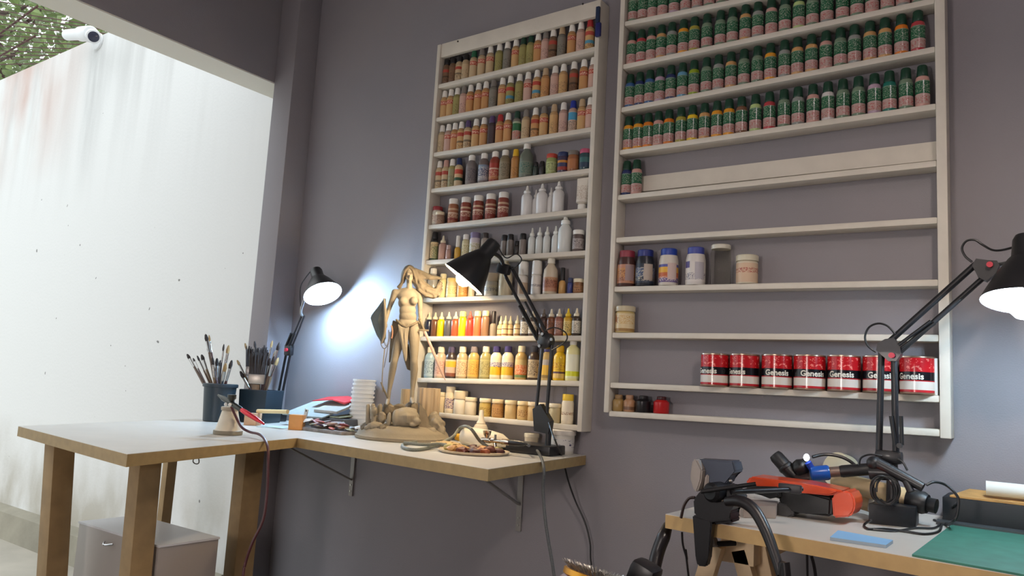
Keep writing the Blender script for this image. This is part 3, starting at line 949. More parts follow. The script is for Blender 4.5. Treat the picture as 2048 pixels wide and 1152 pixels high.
for i, px in enumerate((1002, 1011, 1021, 1035)):
    A('sdrop', 7, px, (218, 190, 140), (240, 228, 190), bands('brown_strip_print', [(0, (150, 110, 70)), (0.2, (226, 200, 150)), (0.75, (120, 84, 54)), (0.86, (226, 200, 150))], 0.4),
      f"small cream dropper bottle with brown strips, {ORD[i + 1]} of four on narrow rack's eighth shelf", G8, y=-0.036 if i % 2 else -0.024)
for i, (px, c, lc, nm, cc) in enumerate(((1050, (70, 56, 48), (220, 208, 186), 'white-labelled brown', CREAM), (1066, (80, 62, 52), (206, 192, 170), 'pale-labelled brown', CREAM), (1087, (74, 52, 46), (90, 62, 54), 'dark brown', (110, 96, 84)), (1102, (128, 78, 52), (150, 96, 64), 'chestnut', CREAM), (1118, (150, 96, 80), (176, 130, 112), 'rosy brown', CREAM),
                                     (1136, (206, 160, 40), (226, 196, 110), 'golden', (232, 196, 30)), (1153, (70, 58, 46), (206, 196, 176), 'white-labelled black', CREAM))):
    A('drop', 7, px, c, cc, wl(lc, tuple(int(v * 0.55) for v in lc), i, base=c), f"{nm} dropper bottle, {ORD[i + 1]} of seven near the lamp elbow, narrow rack's eighth shelf", G8)

G9 = 'medium and varnish bottles on the ninth shelf of the narrow rack'
N9 = [(860, (150, 176, 190), CREAM, wl((170, 190, 200), (90, 110, 130), 1), 'pale blue-labelled bottle with cream cap', 'med'), (881, (190, 166, 140), CREAM, wl((206, 170, 150), (150, 100, 90), 2), 'pinkish-labelled clear bottle with cream cap', 'med'),
      (902, (60, 50, 48), (70, 62, 86), bands('half_yellow_print', [(0, (120, 70, 50)), (0.2, (196, 170, 150)), (0.55, (226, 176, 60)), (0.9, (206, 190, 160))], 0.4, seed=3), 'dark bottle with purple cap and yellow label', 'med'),
      (924, (176, 156, 120), CREAM, wl((216, 190, 150), (150, 110, 80), 4), 'cream-labelled bottle with cream cap', 'med'), (947, (176, 150, 90), (128, 116, 116), wl((216, 170, 80), (170, 120, 50), 5), 'yellow-labelled bottle with grey cap', 'med'),
      (971, (150, 140, 90), CREAM, wl((172, 160, 104), (110, 100, 60), 6), 'olive-labelled bottle with cream cap', 'med'),
      (992, (226, 214, 176), (54, 44, 96), bands('sunny_print', [(0, (228, 216, 180)), (0.12, (226, 180, 40)), (0.6, (206, 196, 190)), (0.85, (230, 220, 190))], 0.4, ink=(90, 76, 120), ink_z=(0.55, 0.85), seed=7), 'white bottle with purple cap, left twin', 'med'),
      (1015, (226, 214, 176), (54, 44, 96), bands('sunny_print', [(0, (228, 216, 180)), (0.12, (226, 180, 40)), (0.6, (206, 196, 190)), (0.85, (230, 220, 190))], 0.4, ink=(90, 76, 120), ink_z=(0.55, 0.85), seed=8), 'white bottle with purple cap, right twin', 'med'),
      (1042, (190, 156, 96), CREAM, bands('green_orange_print', [(0, (110, 130, 70)), (0.15, (214, 110, 50)), (0.7, (206, 180, 120))], 0.4, ink=(230, 200, 160), ink_z=(0.2, 0.7), seed=9), 'orange-labelled bottle with cream cap', 'med'),
      (1068, (66, 50, 40), (40, 34, 38), wl((186, 166, 130), (60, 44, 40), 10), 'dark bottle with black cap', 'med'),
      (1094, (190, 160, 100), (54, 44, 96), bands('sunny_print', [(0, (150, 120, 60)), (0.15, (226, 180, 60)), (0.7, (190, 180, 170))], 0.4, seed=11), 'yellowish bottle with purple cap behind the lamp rods', 'med'),
      (1119, (224, 180, 30), (232, 180, 20), bands('gold_print', [(0, (226, 190, 110)), (0.25, (90, 60, 70)), (0.35, (228, 186, 30))], 0.4, ink=(180, 110, 40), ink_z=(0.45, 0.85), seed=12), 'all-yellow bottle', 'med'),
      (1145, (230, 222, 160), WHITE, bands('lime_print', [(0, (222, 222, 170)), (0.1, (214, 214, 40)), (0.3, (228, 226, 200))], 0.4), 'tall white and lime lotion bottle', 'lot')]
for px, c, cc, lb, nm, k in N9:
    A(k, 8, px, c, cc, lb, f"{nm} on narrow rack's ninth shelf", G9)

G10 = 'jars and tubs on the bottom shelf of the narrow rack'
N10 = [('jar', 884, (224, 206, 170), CREAM, None, 'small cream jar behind the fluted column'), ('ext', 899, (224, 210, 180), CREAM, wl((226, 210, 180), (84, 60, 110), 1, amt=0.5), 'cream bottle with purple print'),
       ('wtub', 921, (230, 220, 200), (232, 214, 180), None, 'white tub with deep lid'), ('tub', 942, (230, 216, 190), CREAM, None, 'white tub behind the glue bottle'), ('tub', 971, (196, 166, 84), (230, 216, 180), wl((200, 170, 90), (150, 120, 50), 2), 'olive-labelled tub'),
       ('tub', 996, (176, 130, 70), (226, 204, 160), wl((186, 140, 80), (140, 96, 50), 3), 'brown-labelled tub'), ('tub', 1022, (216, 186, 130), (230, 212, 170), None, 'plain cream tub'), ('tub', 1047, (206, 172, 110), (228, 206, 160), wl((206, 170, 110), (150, 104, 60), 4), 'speckled tan tub'),
       ('tub', 1068, (200, 170, 120), (224, 204, 170), None, 'pale tub behind the lamp bracket'), ('tub', 1086, (196, 160, 110), (222, 204, 170), None, 'tan tub between the lamp rods'), ('tub', 1106, (206, 190, 150), (224, 210, 180), None, 'pale tub beside the lamp'),
       ('ext', 1135, (226, 214, 190), (232, 196, 60), wl((226, 214, 190), (150, 110, 80), 5, z=(0.4, 0.6), amt=0.5), 'white bottle with yellow lid')]
for k, px, c, cc, lb, nm in N10:
    A(k, 9, px, c, cc, lb, f"{nm} on narrow rack's bottom shelf", G10, y=-0.034)

# blue tool hanging at the top corner of the narrow rack
pb = aty(1196, 30, -0.072)
cl_ = thing('hanging_clip', "dark blue clip hanging at the narrow rack's top corner", 'clip', pb)
obj('jaw', B().box(pb + V((0, 0, 0.0)), (0.014, 0.012, 0.06), bev=0.003), mat('dark_blue_plastic', (24, 40, 70), 0.4), cl_)
obj('tail', B().box(pb + V((0.004, 0.0, -0.055)), (0.02, 0.012, 0.05), bev=0.004), mat('deep_blue_plastic', (30, 34, 96), 0.4), cl_)
# ------------------------------------------------------------------ wide rack: rows of green-capped acrylic bottles
GC = (14, 58, 40)
SHN = {'pk': ('pinkish', (196, 150, 140)), 'rd': ('red', (176, 60, 66)), 'or': ('orange', (214, 120, 30)), 'tn': ('tan', (196, 150, 96)), 'gy': ('grey', (140, 142, 138)), 'ye': ('yellow', (222, 186, 40)), 'ol': ('olive', (160, 150, 60)),
       'gg': ('grey-green', (110, 130, 108)), 'bl': ('blue', (50, 90, 140)), 'nv': ('navy', (36, 48, 96)), 'lb': ('light blue', (96, 150, 180)), 'li': ('lime', (140, 160, 30)), 'pg': ('pale green', (176, 196, 130)), 'wh': ('white', (206, 200, 198)),
       'mv': ('mauve', (176, 150, 168)), 'tl': ('teal', (30, 110, 96)), 'br': ('brown', (120, 84, 62)), 'am': ('amber', (220, 150, 40))}


def acr_label(seed, c):
    return bands('green_pink_print', [(0, c), (0.06, (184, 152, 148)), (0.44, (38, 92, 64)), (0.96, (120, 146, 124))], 0.16, ink=(150, 166, 146), ink_z=(0.5, 0.95), ink_amt=0.575, seed=seed, iscale=(70, 130))


def acr_low(seed):
    return bands('pink_fine_print', [(0, (180, 156, 148))], 0.18, ink=(172, 92, 92), ink_z=(0.06, 0.94), ink_amt=0.55, seed=seed, iscale=(50, 160))


AL = prof_mesh('acr', 'lower_label', [(0.0183, 0.0075), (0.0183, 0.031)], 20, cap=False)
XB = [1256, 1280, 1301, 1321, 1344, 1367, 1389, 1414, 1441, 1465, 1491, 1516, 1543, 1570, 1598, 1625, 1654, 1685, 1714, 1744, 1775, 1806, 1838]
XC = [1254, 1276, 1297, 1320, 1342, 1365, 1388, 1413, 1437, 1462, 1488, 1515, 1541, 1569, 1595, 1623, 1652, 1681, 1709, 1740, 1770, 1803, 1836]
XD = [1245, 1269, 1292, 1315, 1338, 1362, 1385, 1409, 1434, 1458, 1483, 1511, 1539, 1568, 1596, 1626, 1656, 1686, 1717, 1749, 1779, 1812, 1845]
XA = [1259, 1282, 1304, 1326, 1349, 1372, 1395, 1419, 1444, 1469, 1494, 1520, 1547, 1575, 1603, 1632, 1661]
QA = 'gg br pk pk mv gy gy gg gg gg gg gy gg gg gg gg gg'.split()
QB = 'pk rd pk tn gy am ol gg gg gg tn gy pk gg pg gg gy gg gg pk gg gy gg'.split()
QC = 'bl nv bl mv nv lb li gg gy tn gg gg am gy tn tn pk gg gy tn tn or rd'.split()
QD = 'am am or pk or ol ye tn am am br pg rd gg gy pk wh gg gg mv tl gg pk'.split()
sd = 0
for ri, (xs, qs) in enumerate(((XA, QA), (XB, QB), (XC, QC), (XD, QD))):
    for i, (px, q) in enumerate(zip(xs, qs)):
        sd += 1
        nm, c = SHN[q]
        t = item('acr', 2, ri, px, c, GC, acr_label(sd % 6, c), f"green-capped acrylic bottle with {nm} shoulder, {ORD[i + 1]} from left, wide rack's {NTH[ri]} shelf",
                 f'green-capped bottles on the {NTH[ri]} shelf of the wide rack', y=-0.038, rot=random.uniform(-0.3, 0.3))
        put(AL, 'label', acr_low(sd % 6), t)
for i, (px, q, a) in enumerate(((1241, 'nv', 'navy'), (1263, 'pk', 'pink'))):
    nm, c = SHN[q]
    t = item('acr', 2, 4, px, c, GC, acr_label(i, c), f"green-capped acrylic bottle with {a} shoulder, one of two alone on wide rack's fifth shelf", 'two green-capped bottles on the fifth shelf of the wide rack', y=-0.038, rot=0.1)
    put(AL, 'label', acr_low(i), t)

# jars on the seventh shelf
M_GLASS = mat('clear_glass', (246, 246, 238), 0.03, trans=1.0)
M_GLASS.node_tree.nodes['Principled BSDF'].inputs['IOR'].default_value = 1.06
JARS = []
G27 = 'jars on the seventh shelf of the wide rack'
Q = lambda *a, **k: item(a[0], 2, *a[1:], **k)
JARS += [Q('big', 6, 1244, (72, 44, 40), (140, 46, 62), bands('orange_grey_print', [(0, (176, 122, 92)), (0.3, (190, 134, 84)), (0.8, (182, 128, 100))], 0.45, ink=(120, 70, 50), ink_z=(0.1, 0.7), seed=1), "dark jar with crimson lid and orange label, first on wide rack's seventh shelf", G27)]
JARS += [Q('big', 6, 1290, (36, 38, 46), (34, 46, 120), bands('navy_print', [(0, (36, 46, 66)), (0.3, (50, 70, 110)), (0.8, (36, 44, 60))], 0.4, ink=(196, 190, 170), ink_z=(0.1, 0.8), ink_amt=0.56, seed=2), "dark jar with blue lid and navy label on wide rack's seventh shelf", G27)]
JARS += [Q('big', 6, 1337, (206, 198, 186), (30, 60, 150), bands('blue_orange_print', [(0, (92, 70, 120)), (0.22, (190, 96, 50)), (0.5, (222, 170, 60)), (0.78, (84, 84, 150)), (0.92, (206, 198, 186))], 0.4, ink=(220, 210, 200), ink_z=(0.05, 0.3), seed=3), "white jar with blue lid and orange label on wide rack's seventh shelf", G27)]
j4 = Q('big', 6, 1391, (208, 202, 196), (62, 72, 150), wl((212, 206, 200), (96, 92, 116), 4, z=(0.1, 0.45), amt=0.54), "white jar with blue lid and plain white label on wide rack's seventh shelf", G27, rot=0.0)
JARS.append(j4)
def arc_patch(r, a0, a1, z0, z1, n=8):
    b = B()
    for k in range(n):
        u, v = a0 + (a1 - a0) * k / n, a0 + (a1 - a0) * (k + 1) / n
        b.quad((r * math.cos(u), r * math.sin(u), z0), (r * math.cos(v), r * math.sin(v), z0), (r * math.cos(v), r * math.sin(v), z1), (r * math.cos(u), r * math.sin(u), z1))
    return b.mesh('panel')


PANEL = arc_patch(0.0307, -1.25, -0.25, 0.018, 0.07)
for jr, pc_ in zip(JARS, ((150, 128, 128), (176, 162, 150), (200, 176, 168), (176, 170, 176))):
    jr.rotation_euler = (0, 0, 0)
    pn = bpy.data.objects.new('side_panel', PANEL)
    COL.objects.link(pn)
    pn.parent = jr
    if not PANEL.materials:
        PANEL.materials.append(mat('side_print', (170, 160, 156), 0.5))
    pn.material_slots[0].link = 'OBJECT'
    pn.material_slots[0].material = mat('side_print', pc_, 0.5)
# its small violet emblem, a curved patch on the label
be = B()
rr_ = 0.0308
for a0 in range(6):
    for z0 in range(4):
        a1, a2 = -PI / 2 - 0.35 + a0 * 0.11 - 0.55, -PI / 2 - 0.35 + (a0 + 1) * 0.11 - 0.55
        za_, zb_ = 0.052 + z0 * 0.005, 0.057 + z0 * 0.005
        be.quad((rr_ * math.cos(a1), rr_ * math.sin(a1), za_), (rr_ * math.cos(a2), rr_ * math.sin(a2), za_), (rr_ * math.cos(a2), rr_ * math.sin(a2), zb_), (rr_ * math.cos(a1), rr_ * math.sin(a1), zb_))
em = obj('emblem', be.mesh('emblem'), mat('violet_print', (70, 56, 120), 0.4), None)
em.parent = j4
Q('gls', 6, 1441, M_GLASS, (206, 200, 184), None, "clear empty glass jar with cream lid on wide rack's seventh shelf", G27)
Q('cup', 6, 1494, (206, 194, 172), (208, 200, 176), bands('pale_handwritten_label', [(0, (206, 178, 150))], 0.6, ink=(160, 70, 60), ink_z=(0.5, 0.75), ink_amt=0.52, seed=6), "short cream tub with red scribble on wide rack's seventh shelf", G27)
js = Q('cup', 7, 1241, (196, 170, 110), (190, 176, 146), bands('amber_print', [(0, (150, 110, 50)), (0.16, (212, 190, 146))], 0.45, ink=(190, 140, 60), ink_z=(0.4, 0.9), ink_amt=0.56, seed=7), "yellowish tub alone on wide rack's eighth shelf", None)
# brown star print on that tub
bs_ = B()
pts = []
for k in range(10):
    a = PI / 2 + k * PI / 5
    r_ = 0.017 if k % 2 == 0 else 0.007
    pts.append((r_ * math.cos(a), r_ * math.sin(a)))
cc0 = -PI / 2 - 0.75
R_ = 0.0320
ce = bs_.bm.verts.new((R_ * math.cos(cc0), R_ * math.sin(cc0), 0.042))
ring = [bs_.bm.verts.new((R_ * math.cos(cc0 + p[0] / R_), R_ * math.sin(cc0 + p[0] / R_), 0.042 + p[1])) for p in pts]
for k in range(10):
    bs_.bm.faces.new([ce, ring[k], ring[(k + 1) % 10]])
em = obj('emblem', bs_.mesh('star'), mat('brown_print', (150, 92, 40), 0.5), None)
em.parent = js
js.rotation_euler = (0, 0, 0.1)

# ------------------------------------------------------------------ tins of thinner/primer lettered Genesis
def bent_text(body, size, r, z, a0):
    """lettering laid round a cylinder of radius r, starting at angle a0"""
    cu = bpy.data.curves.new('lettering', 'FONT')
    cu.body = body
    cu.size = size
    cu.offset = 0.0006
    cu.resolution_u = 3
    o = bpy.data.objects.new('lettering', cu)
    COL.objects.link(o)
    dg = bpy.context.evaluated_depsgraph_get()
    me = bpy.data.meshes.new_from_object(o.evaluated_get(dg))
    bpy.data.objects.remove(o)
    bm = bmesh.new()
    bm.from_mesh(me)
    bmesh.ops.triangulate(bm, faces=bm.faces)
    for _ in range(2):
        bmesh.ops.subdivide_edges(bm, edges=[e for e in bm.edges if e.calc_length() > size * 0.18], cuts=1)
    for v in bm.verts:
        a = a0 + v.co.x / r
        v.co = V((math.cos(a) * r, math.sin(a) * r, z + v.co.y))
    bm.to_mesh(me)
    bm.free()
    return me


CR, CH = 0.0415, 0.096
can_body = lathe_mesh('tin_body', [(CR, 0.0), (CR + 0.0008, 0.001), (CR + 0.0008, 0.004), (CR - 0.0003, 0.005), (CR - 0.0003, CH - 0.005), (CR + 0.0008, CH - 0.004), (CR + 0.0008, CH - 0.001), (CR - 0.002, CH), (CR - 0.005, CH - 0.004)], 36)
can_label = lathe_mesh('tin_label', [(CR, 0.005), (CR, CH - 0.005)], 36, cap=False)
can_text = bent_text('Genesis', 0.0212, CR + 0.0004, 0.0375, 0.0)
M_TIN = mat('tin_plate', (176, 150, 130), 0.3, 0.9)
M_CAN = bands('red_black_white_can', [(0, (176, 40, 46)), (0.07, (214, 206, 196)), (0.315, (176, 40, 46)), (0.345, (20, 18, 24)), (0.59, (184, 26, 34))], 0.18, ink=(226, 120, 110), ink_z=(0.62, 0.98), ink_amt=0.62, seed=2, iscale=(30, 30))  # pale red flecks in the top band are painted crinkle highlights
M_LET = mat('cream_lettering', (226, 220, 206), 0.35)
M_LET.use_backface_culling = False
TINS = [(1430, 2.05), (1489, 2.0), (1554, 2.38), (1619, 2.4), (1688, 2.1), (1760, 2.33), (1835, 2.0)]
WHERE = ['first', 'second', 'third', 'fourth', 'fifth', 'sixth', 'seventh']
for i, (px, rt_) in enumerate(TINS):
    s = S2[8]
    yy = -0.046
    k = (px - 1215) / (1880 - 1215)
    x = aty(px, 770 + k * 28 - 36, yy).x
    t = thing('paint_tin', f"red, black and white tin, {WHERE[i]} of seven from left on wide rack's ninth shelf", 'tin', (x, yy, ground(8, 2, x)), 'lettered tins on the wide rack')
    t.rotation_euler = (0, 0, -2.2 + (-0.5, -0.6, 0.1, 0.3, -0.15, 0.05, -0.5)[i])
    o = bpy.data.objects.new('body', can_body)
    COL.objects.link(o)
    o.parent = t
    if not can_body.materials:
        can_body.materials.append(M_TIN)
        can_label.materials.append(M_CAN)
        can_text.materials.append(M_LET)
    o2 = bpy.data.objects.new('label', can_label)
    COL.objects.link(o2)
    o2.parent = t
    o3 = bpy.data.objects.new('lettering', can_text)
    COL.objects.link(o3)
    o3.parent = o2
# white carton squeezed behind the last tin
pc = aty(1874, 760, -0.03)
zc = ground(8, 2, pc.x)
solo('small_carton', B().box((1.5055, -0.032, zc + 0.046), (0.014, 0.05, 0.092), bev=0.001), mat('white_card', (206, 208, 204), 0.6), "thin white carton squeezed between the last tin and the rack's upright", 'carton')

# bottle-cap pots on the bottom shelf
G210 = 'little paint pots on the bottom shelf of the wide rack'
SHAPES['pot'] = ({'body': [(0.0175, 0), (0.019, 0.002), (0.019, 0.032), (0.014, 0.038)], 'cap': [(0.012, 0.0382), (0.0125, 0.04), (0.0125, 0.05), (0.011, 0.052)], 'label': [(0.0194, 0.006), (0.0194, 0.016)]}, 20, 'paint_pot', 'pot')
SHAPES['pot2'] = ({'body': [(0.0225, 0), (0.024, 0.002), (0.024, 0.034), (0.016, 0.041)], 'cap': [(0.014, 0.0412), (0.0145, 0.043), (0.0145, 0.05), (0.012, 0.052)], 'label': [(0.0244, 0.006), (0.0244, 0.016)]}, 22, 'paint_pot', 'pot')
Q('pot', 9, 1229, (150, 120, 70), (140, 110, 70), None, "mottled yellow-brown pot, first on wide rack's bottom shelf", G210)
Q('pot', 9, 1256, (170, 126, 92), (160, 120, 90), P((110, 78, 56)), "tan pot with dark stripe on wide rack's bottom shelf", G210)
Q('pot2', 9, 1287, (22, 20, 24), (30, 28, 30), None, "black pot on wide rack's bottom shelf", G210)
Q('pot2', 9, 1323, (172, 22, 26), (60, 16, 20), None, "bright red pot on wide rack's bottom shelf", G210)
# ------------------------------------------------------------------ L-shaped bench
ZB = 0.9075
BT = 0.031
PA, PB_, PC_, PD, PE = (-0.894, -1.162), (-0.053, -1.257), (-0.306, -0.551), (0.571, -0.651), (0.4815, -0.002)
M_TOP = mat('white_bench_laminate', (212, 208, 200), 0.32, var=0.05, vscale=6)
M_EDGE = mat('raw_board_edge', (160, 136, 92), 0.6, var=0.1, vscale=40)
M_LEG = mat('weathered_pine', (150, 124, 86), 0.7, var=0.16, vscale=16, bump=0.1, bscale=60)
bench = thing('corner_bench', 'L-shaped white-topped workbench with bare board edges on timber legs', 'workbench', (-0.2, -0.5, 0))


def two_part_top(poly, name):
    c = obj('top', B().prism(poly, ZB - BT, ZB - 0.0012), M_EDGE, bench)
    obj('laminate', B().prism(poly, ZB - 0.0012, ZB), M_TOP, c)
    return c


wing_left = (-1.262, -0.14)
SEAM = (-0.502, -0.002)
two_part_top([PC_, PD, PE, (SEAM[0] + 0.0012, SEAM[1])], 'top')
two_part_top([PA, PB_, (PC_[0] - 0.001, PC_[1] - 0.0008), SEAM, (-1.086, -0.002), (-1.086, -0.1275), wing_left], 'top')


def leg_y(pl, pc, pr, y, pymid=960, lean=(0.0, 0.0)):
    """square post: its near edge stands in pixel column pc at depth y; the two seen faces reach columns pl and pr"""
    c = aty(pc, pymid, y)
    a = aty(pl, pymid, y)
    d = atx(pr, pymid, c.x)
    h = ZB - BT
    k = 1 - c.z / h
    ox, oy = -lean[0] * k, -lean[1] * k
    top = [(a.x + ox, c.y + oy, h), (c.x + ox, c.y + oy, h), (c.x + ox, d.y + oy, h), (a.x + ox, d.y + oy, h)]
    obj('leg', B().hexa([(p[0] + lean[0], p[1] + lean[1], 0.0) for p in top] + top, bev=0.003), M_LEG, bench)


leg_y(84, 104, 147, -1.10, lean=(0.06, 0.03))
leg_y(255, 277, 321, -1.03, lean=(0.02, 0.01))
leg_y(465, 487, 524, -0.62)
leg_y(322, 332, 351, -0.36)

# wire hook under the wing's edge
h0 = aty(395, 899, -0.96)
hook = solo('wire_hook', B().tube([h0 + V((0.0, 0, 0.0)), h0 + V((-0.004, -0.001, -0.012)), h0 + V((-0.016, 0, -0.034)), h0 + V((0.0, 0, -0.04)), h0 + V((0.014, 0, -0.034)), h0 + V((0.004, 0, -0.012)), h0 + V((0.002, 0.002, 0.0))], 0.0016, smooth=4),
            mat('dull_wire', (120, 112, 104), 0.4, 0.8), 'bent wire loop hanging under the bench wing edge', 'hook')

# steel brackets under the wall part
M_BRK = mat('grey_painted_steel', (150, 146, 142), 0.45, 0.3)
for i, (x, z0, zd0, yd, zd1) in enumerate(((-0.612, 0.635, 0.70, -0.40, ZB - BT - 0.008), (0.229, 0.625, 0.715, -0.235, 0.80))):
    br = thing('shelf_bracket', f"grey steel shelf bracket under the bench's {('corner end' if i == 0 else 'free end')}", 'bracket', (x, -0.01, z0), 'brackets under the bench')
    obj('wall_arm', B().box((x, -0.0045, (z0 + ZB - BT) / 2 - 0.002), (0.022, 0.007, ZB - BT - z0 - 0.004), bev=0.002), M_BRK, br)
    obj('top_arm', B().box((x, -0.24, ZB - BT - 0.0045), (0.022, 0.46, 0.007), bev=0.002), M_BRK, br)
    e0, e1 = V((x, -0.008, zd0)), V((x, yd, zd1))
    if i == 1:
        e1 = V((x, -0.33, ZB - BT - 0.008))
    d = (e1 - e0)
    obj('brace', B().box((e0 + e1) / 2, (0.014, d.length, 0.006), rot=V((0, 1, 0)).rotation_difference(d.normalized()).to_matrix(), bev=0.001), M_BRK, br)
    for k in (0.02, 0.045):
        obj('screw', B().cyl((x, -0.008, z0 + k), (x, -0.0105, z0 + k), 0.0035, seg=10), mat('steel_screw', (170, 166, 160), 0.3, 0.9), br)

# low white cabinet standing under the wing
zc_ = 0.60
k0, k1, k2 = atz(150, 1040, zc_), atz(318, 1091, zc_), atz(438, 1074, zc_)
dirx = (k1 - k0)
k0 = k1 - dirx.normalized() * 0.47
k3 = k0 + (k2 - k1)
cab = thing('low_cabinet', 'low pale cabinet with a lifted top sheet under the bench wing', 'cabinet', ((k0.x + k2.x) / 2, (k0.y + k2.y) / 2, 0))
M_CAB = mat('pale_laminate', (156, 148, 142), 0.35)
quad = [(p.x, p.y) for p in (k0, k1, k2, k3)]
obj('body', B().prism(quad, 0.0, zc_ - 0.006, bev=0.002), M_CAB, cab)
cxq = sum(p[0] for p in quad) / 4
cyq = sum(p[1] for p in quad) / 4
quad2 = [(cxq + (p[0] - cxq) * 1.015, cyq + (p[1] - cyq) * 1.015) for p in quad]
obj('top_panel', B().prism(quad2, zc_ - 0.006, zc_), mat('pale_laminate_top', (206, 206, 210), 0.3), cab)
fd = (k1 - k0).normalized()
nd = V((fd.y, -fd.x, 0))
hp = k0 + fd * 0.20 + nd * 0.006
obj('handle', B().tube([V((hp.x, hp.y, 0.565)) - fd * 0.02, V((hp.x, hp.y, 0.56)) + nd * 0.012, V((hp.x, hp.y, 0.565)) + fd * 0.03], 0.003), mat('chrome_wire', (190, 190, 190), 0.2, 1.0), cab)

# ------------------------------------------------------------------ brush pots and brushes
M_POT = mat('dark_teal_plastic', (26, 42, 52), 0.45)
p1c = V((-1.035, -0.372, ZB))
pot1 = thing('brush_pot', 'round dark teal pot of paintbrushes nearest the white garden wall', 'pot', p1c)
obj('body', B().lathe([(0.052, 0.0005), (0.055, 0.003), (0.064, 0.145), (0.067, 0.147), (0.067, 0.152), (0.061, 0.152), (0.052, 0.01), (0.0, 0.008)], 28, p1c), M_POT, pot1)
obj('rim', B().lathe([(0.0672, 0.138), (0.0695, 0.14), (0.0695, 0.15), (0.0672, 0.152)], 28, p1c), M_POT, pot1)
p2c = V((-0.975, -0.213, ZB))
pot2 = thing('brush_pot', 'square dark teal pot of paintbrushes beside the blue-white lamp', 'pot', p2c)
b2 = B()
rz = Matrix.Rotation(0.35, 3, 'Z')
hw, ht = 0.066, 0.135


def sq(s, z):
    return [p2c + rz @ V((x * s, y * s, z)) for x, y in ((-1, -1), (1, -1), (1, 1), (-1, 1))]


b2.hexa(sq(hw * 0.93, 0.0005) + sq(hw, ht), bev=0.004)
top = [f for f in b2.bm.faces if f.normal.z > 0.9 or f.calc_center_median().z > p2c.z + ht - 1e-4]
bmesh.ops.recalc_face_normals(b2.bm, faces=b2.bm.faces)
tf = max(b2.bm.faces, key=lambda f: f.calc_center_median().z + f.calc_area())
ret = bmesh.ops.inset_region(b2.bm, faces=[tf], thickness=0.004)
bmesh.ops.translate(b2.bm, verts=list(tf.verts), vec=(0, 0, -0.11))
obj('body', b2, M_POT, pot2)

HANDLE = [((120, 98, 74), 'pale wood'), ((74, 40, 40), 'dark red'), ((40, 36, 40), 'black'), ((92, 70, 54), 'brown')]
M_FER = mat('steel_ferrule', (168, 166, 164), 0.25, 1.0)
M_BRI = mat('dark_bristle', (48, 40, 38), 0.8)
M_BRI2 = mat('tan_bristle', (150, 122, 82), 0.8)
rb_ = random.Random(9)


def brush(foot, tip, r, hi, pale, text, group, flat=1.0):
    foot, tip = V(foot), V(tip)
    d = tip - foot
    L = d.length
    t = thing('paintbrush', text, 'paintbrush', foot, group)
    hm = mat('brush_handle', HANDLE[hi][0], 0.4)
    nb = min(0.018 + r * 2.5, L * 0.2)
    nf = min(0.045 + r, L * 0.28)
    obj('handle', B().lathe([(r * 0.35, 0.001), (r * 0.6, L * 0.2), (r * 1.05, L * 0.55), (r * 0.8, L - nb - nf)], 10, foot, d, sx=1), hm, t)
    obj('ferrule', B().lathe([(r * 0.8, L - nb - nf), (r * 0.95, L - nb - nf * 0.5), (r * 0.95, L - nb)], 10, foot, d), M_FER, t)
    obj('bristles', B().lathe([(r * 0.9, L - nb), (r * 1.15, L - nb * 0.6), (r * 0.7, L - nb * 0.15), (r * 0.15, L)], 10, foot, d), M_BRI2 if pale else M_BRI, t)
    return t


g1 = 'paintbrushes in the round teal pot'
L1B = [(374, 708, -0.375), (386, 716, -0.33), (394, 711, -0.40), (403, 709, -0.35), (411, 668, -0.37), (418, 670, -0.385), (416, 690, -0.34), (425, 714, -0.40), (434, 716, -0.36), (441, 720, -0.33), (448, 688, -0.38), (458, 690, -0.35), (452, 726, -0.40), (464, 720, -0.37)]
for i, (px, py, y) in enumerate(L1B):
    tip = aty(px, py, y)
    a = 2 * PI * i / len(L1B)
    q = p1c + V((tip.x - p1c.x, tip.y - p1c.y, 0)) * 0.42
    rr = 0.030
    off = V((q.x - p1c.x, q.y - p1c.y, 0))
    # keep the handle inside the pot mouth
    k = (0.15) / max(0.15, tip.z - ZB)
    f0 = p1c + V((-off.x * 0.5 + 0.012 * math.cos(a), -off.y * 0.5 + 0.012 * math.sin(a), 0.012))
    at_rim = f0 + (tip - f0) * k
    ov = V((at_rim.x - p1c.x, at_rim.y - p1c.y, 0))
    if ov.length > 0.05:
        f0 -= ov.normalized() * (ov.length - 0.05) / (1 - k) * 1.0
    fr_ = V((f0.x - p1c.x, f0.y - p1c.y, 0))
    if fr_.length > 0.046:
        f0 = p1c + fr_.normalized() * 0.046 + V((0, 0, 0.012))
    hi = rb_.randrange(4)
    if (px, py) == (411, 668):
        nm = 'tallest dark-tipped paintbrush, upright in the round teal pot'
    elif i == 0:
        nm = 'thin paintbrush leaning out furthest over the round teal pot'
    elif (px, py) == (448, 688):
        nm = 'long fine-pointed paintbrush in the round teal pot'
    elif (px, py) == (458, 690):
        nm = 'long black-tipped paintbrush beside the fine-pointed one, round teal pot'
    else:
        nm = 'paintbrush standing bristles up in the crowded round teal pot'
    brush(f0, tip, rb_.choice((0.004, 0.005, 0.006, 0.007)), hi, rb_.random() < 0.15, nm, g1)
g2 = 'paintbrushes in the square teal pot'
L2B = [(474, 720, -0.23), (480, 742, -0.26), (490, 686, -0.22), (497, 694, -0.19), (509, 682, -0.20), (534, 703, -0.19), (540, 716, -0.23), (545, 681, -0.18), (553, 700, -0.20), (560, 684, -0.21), (557, 715, -0.17), (549, 712, -0.24), (529, 690, -0.17)]
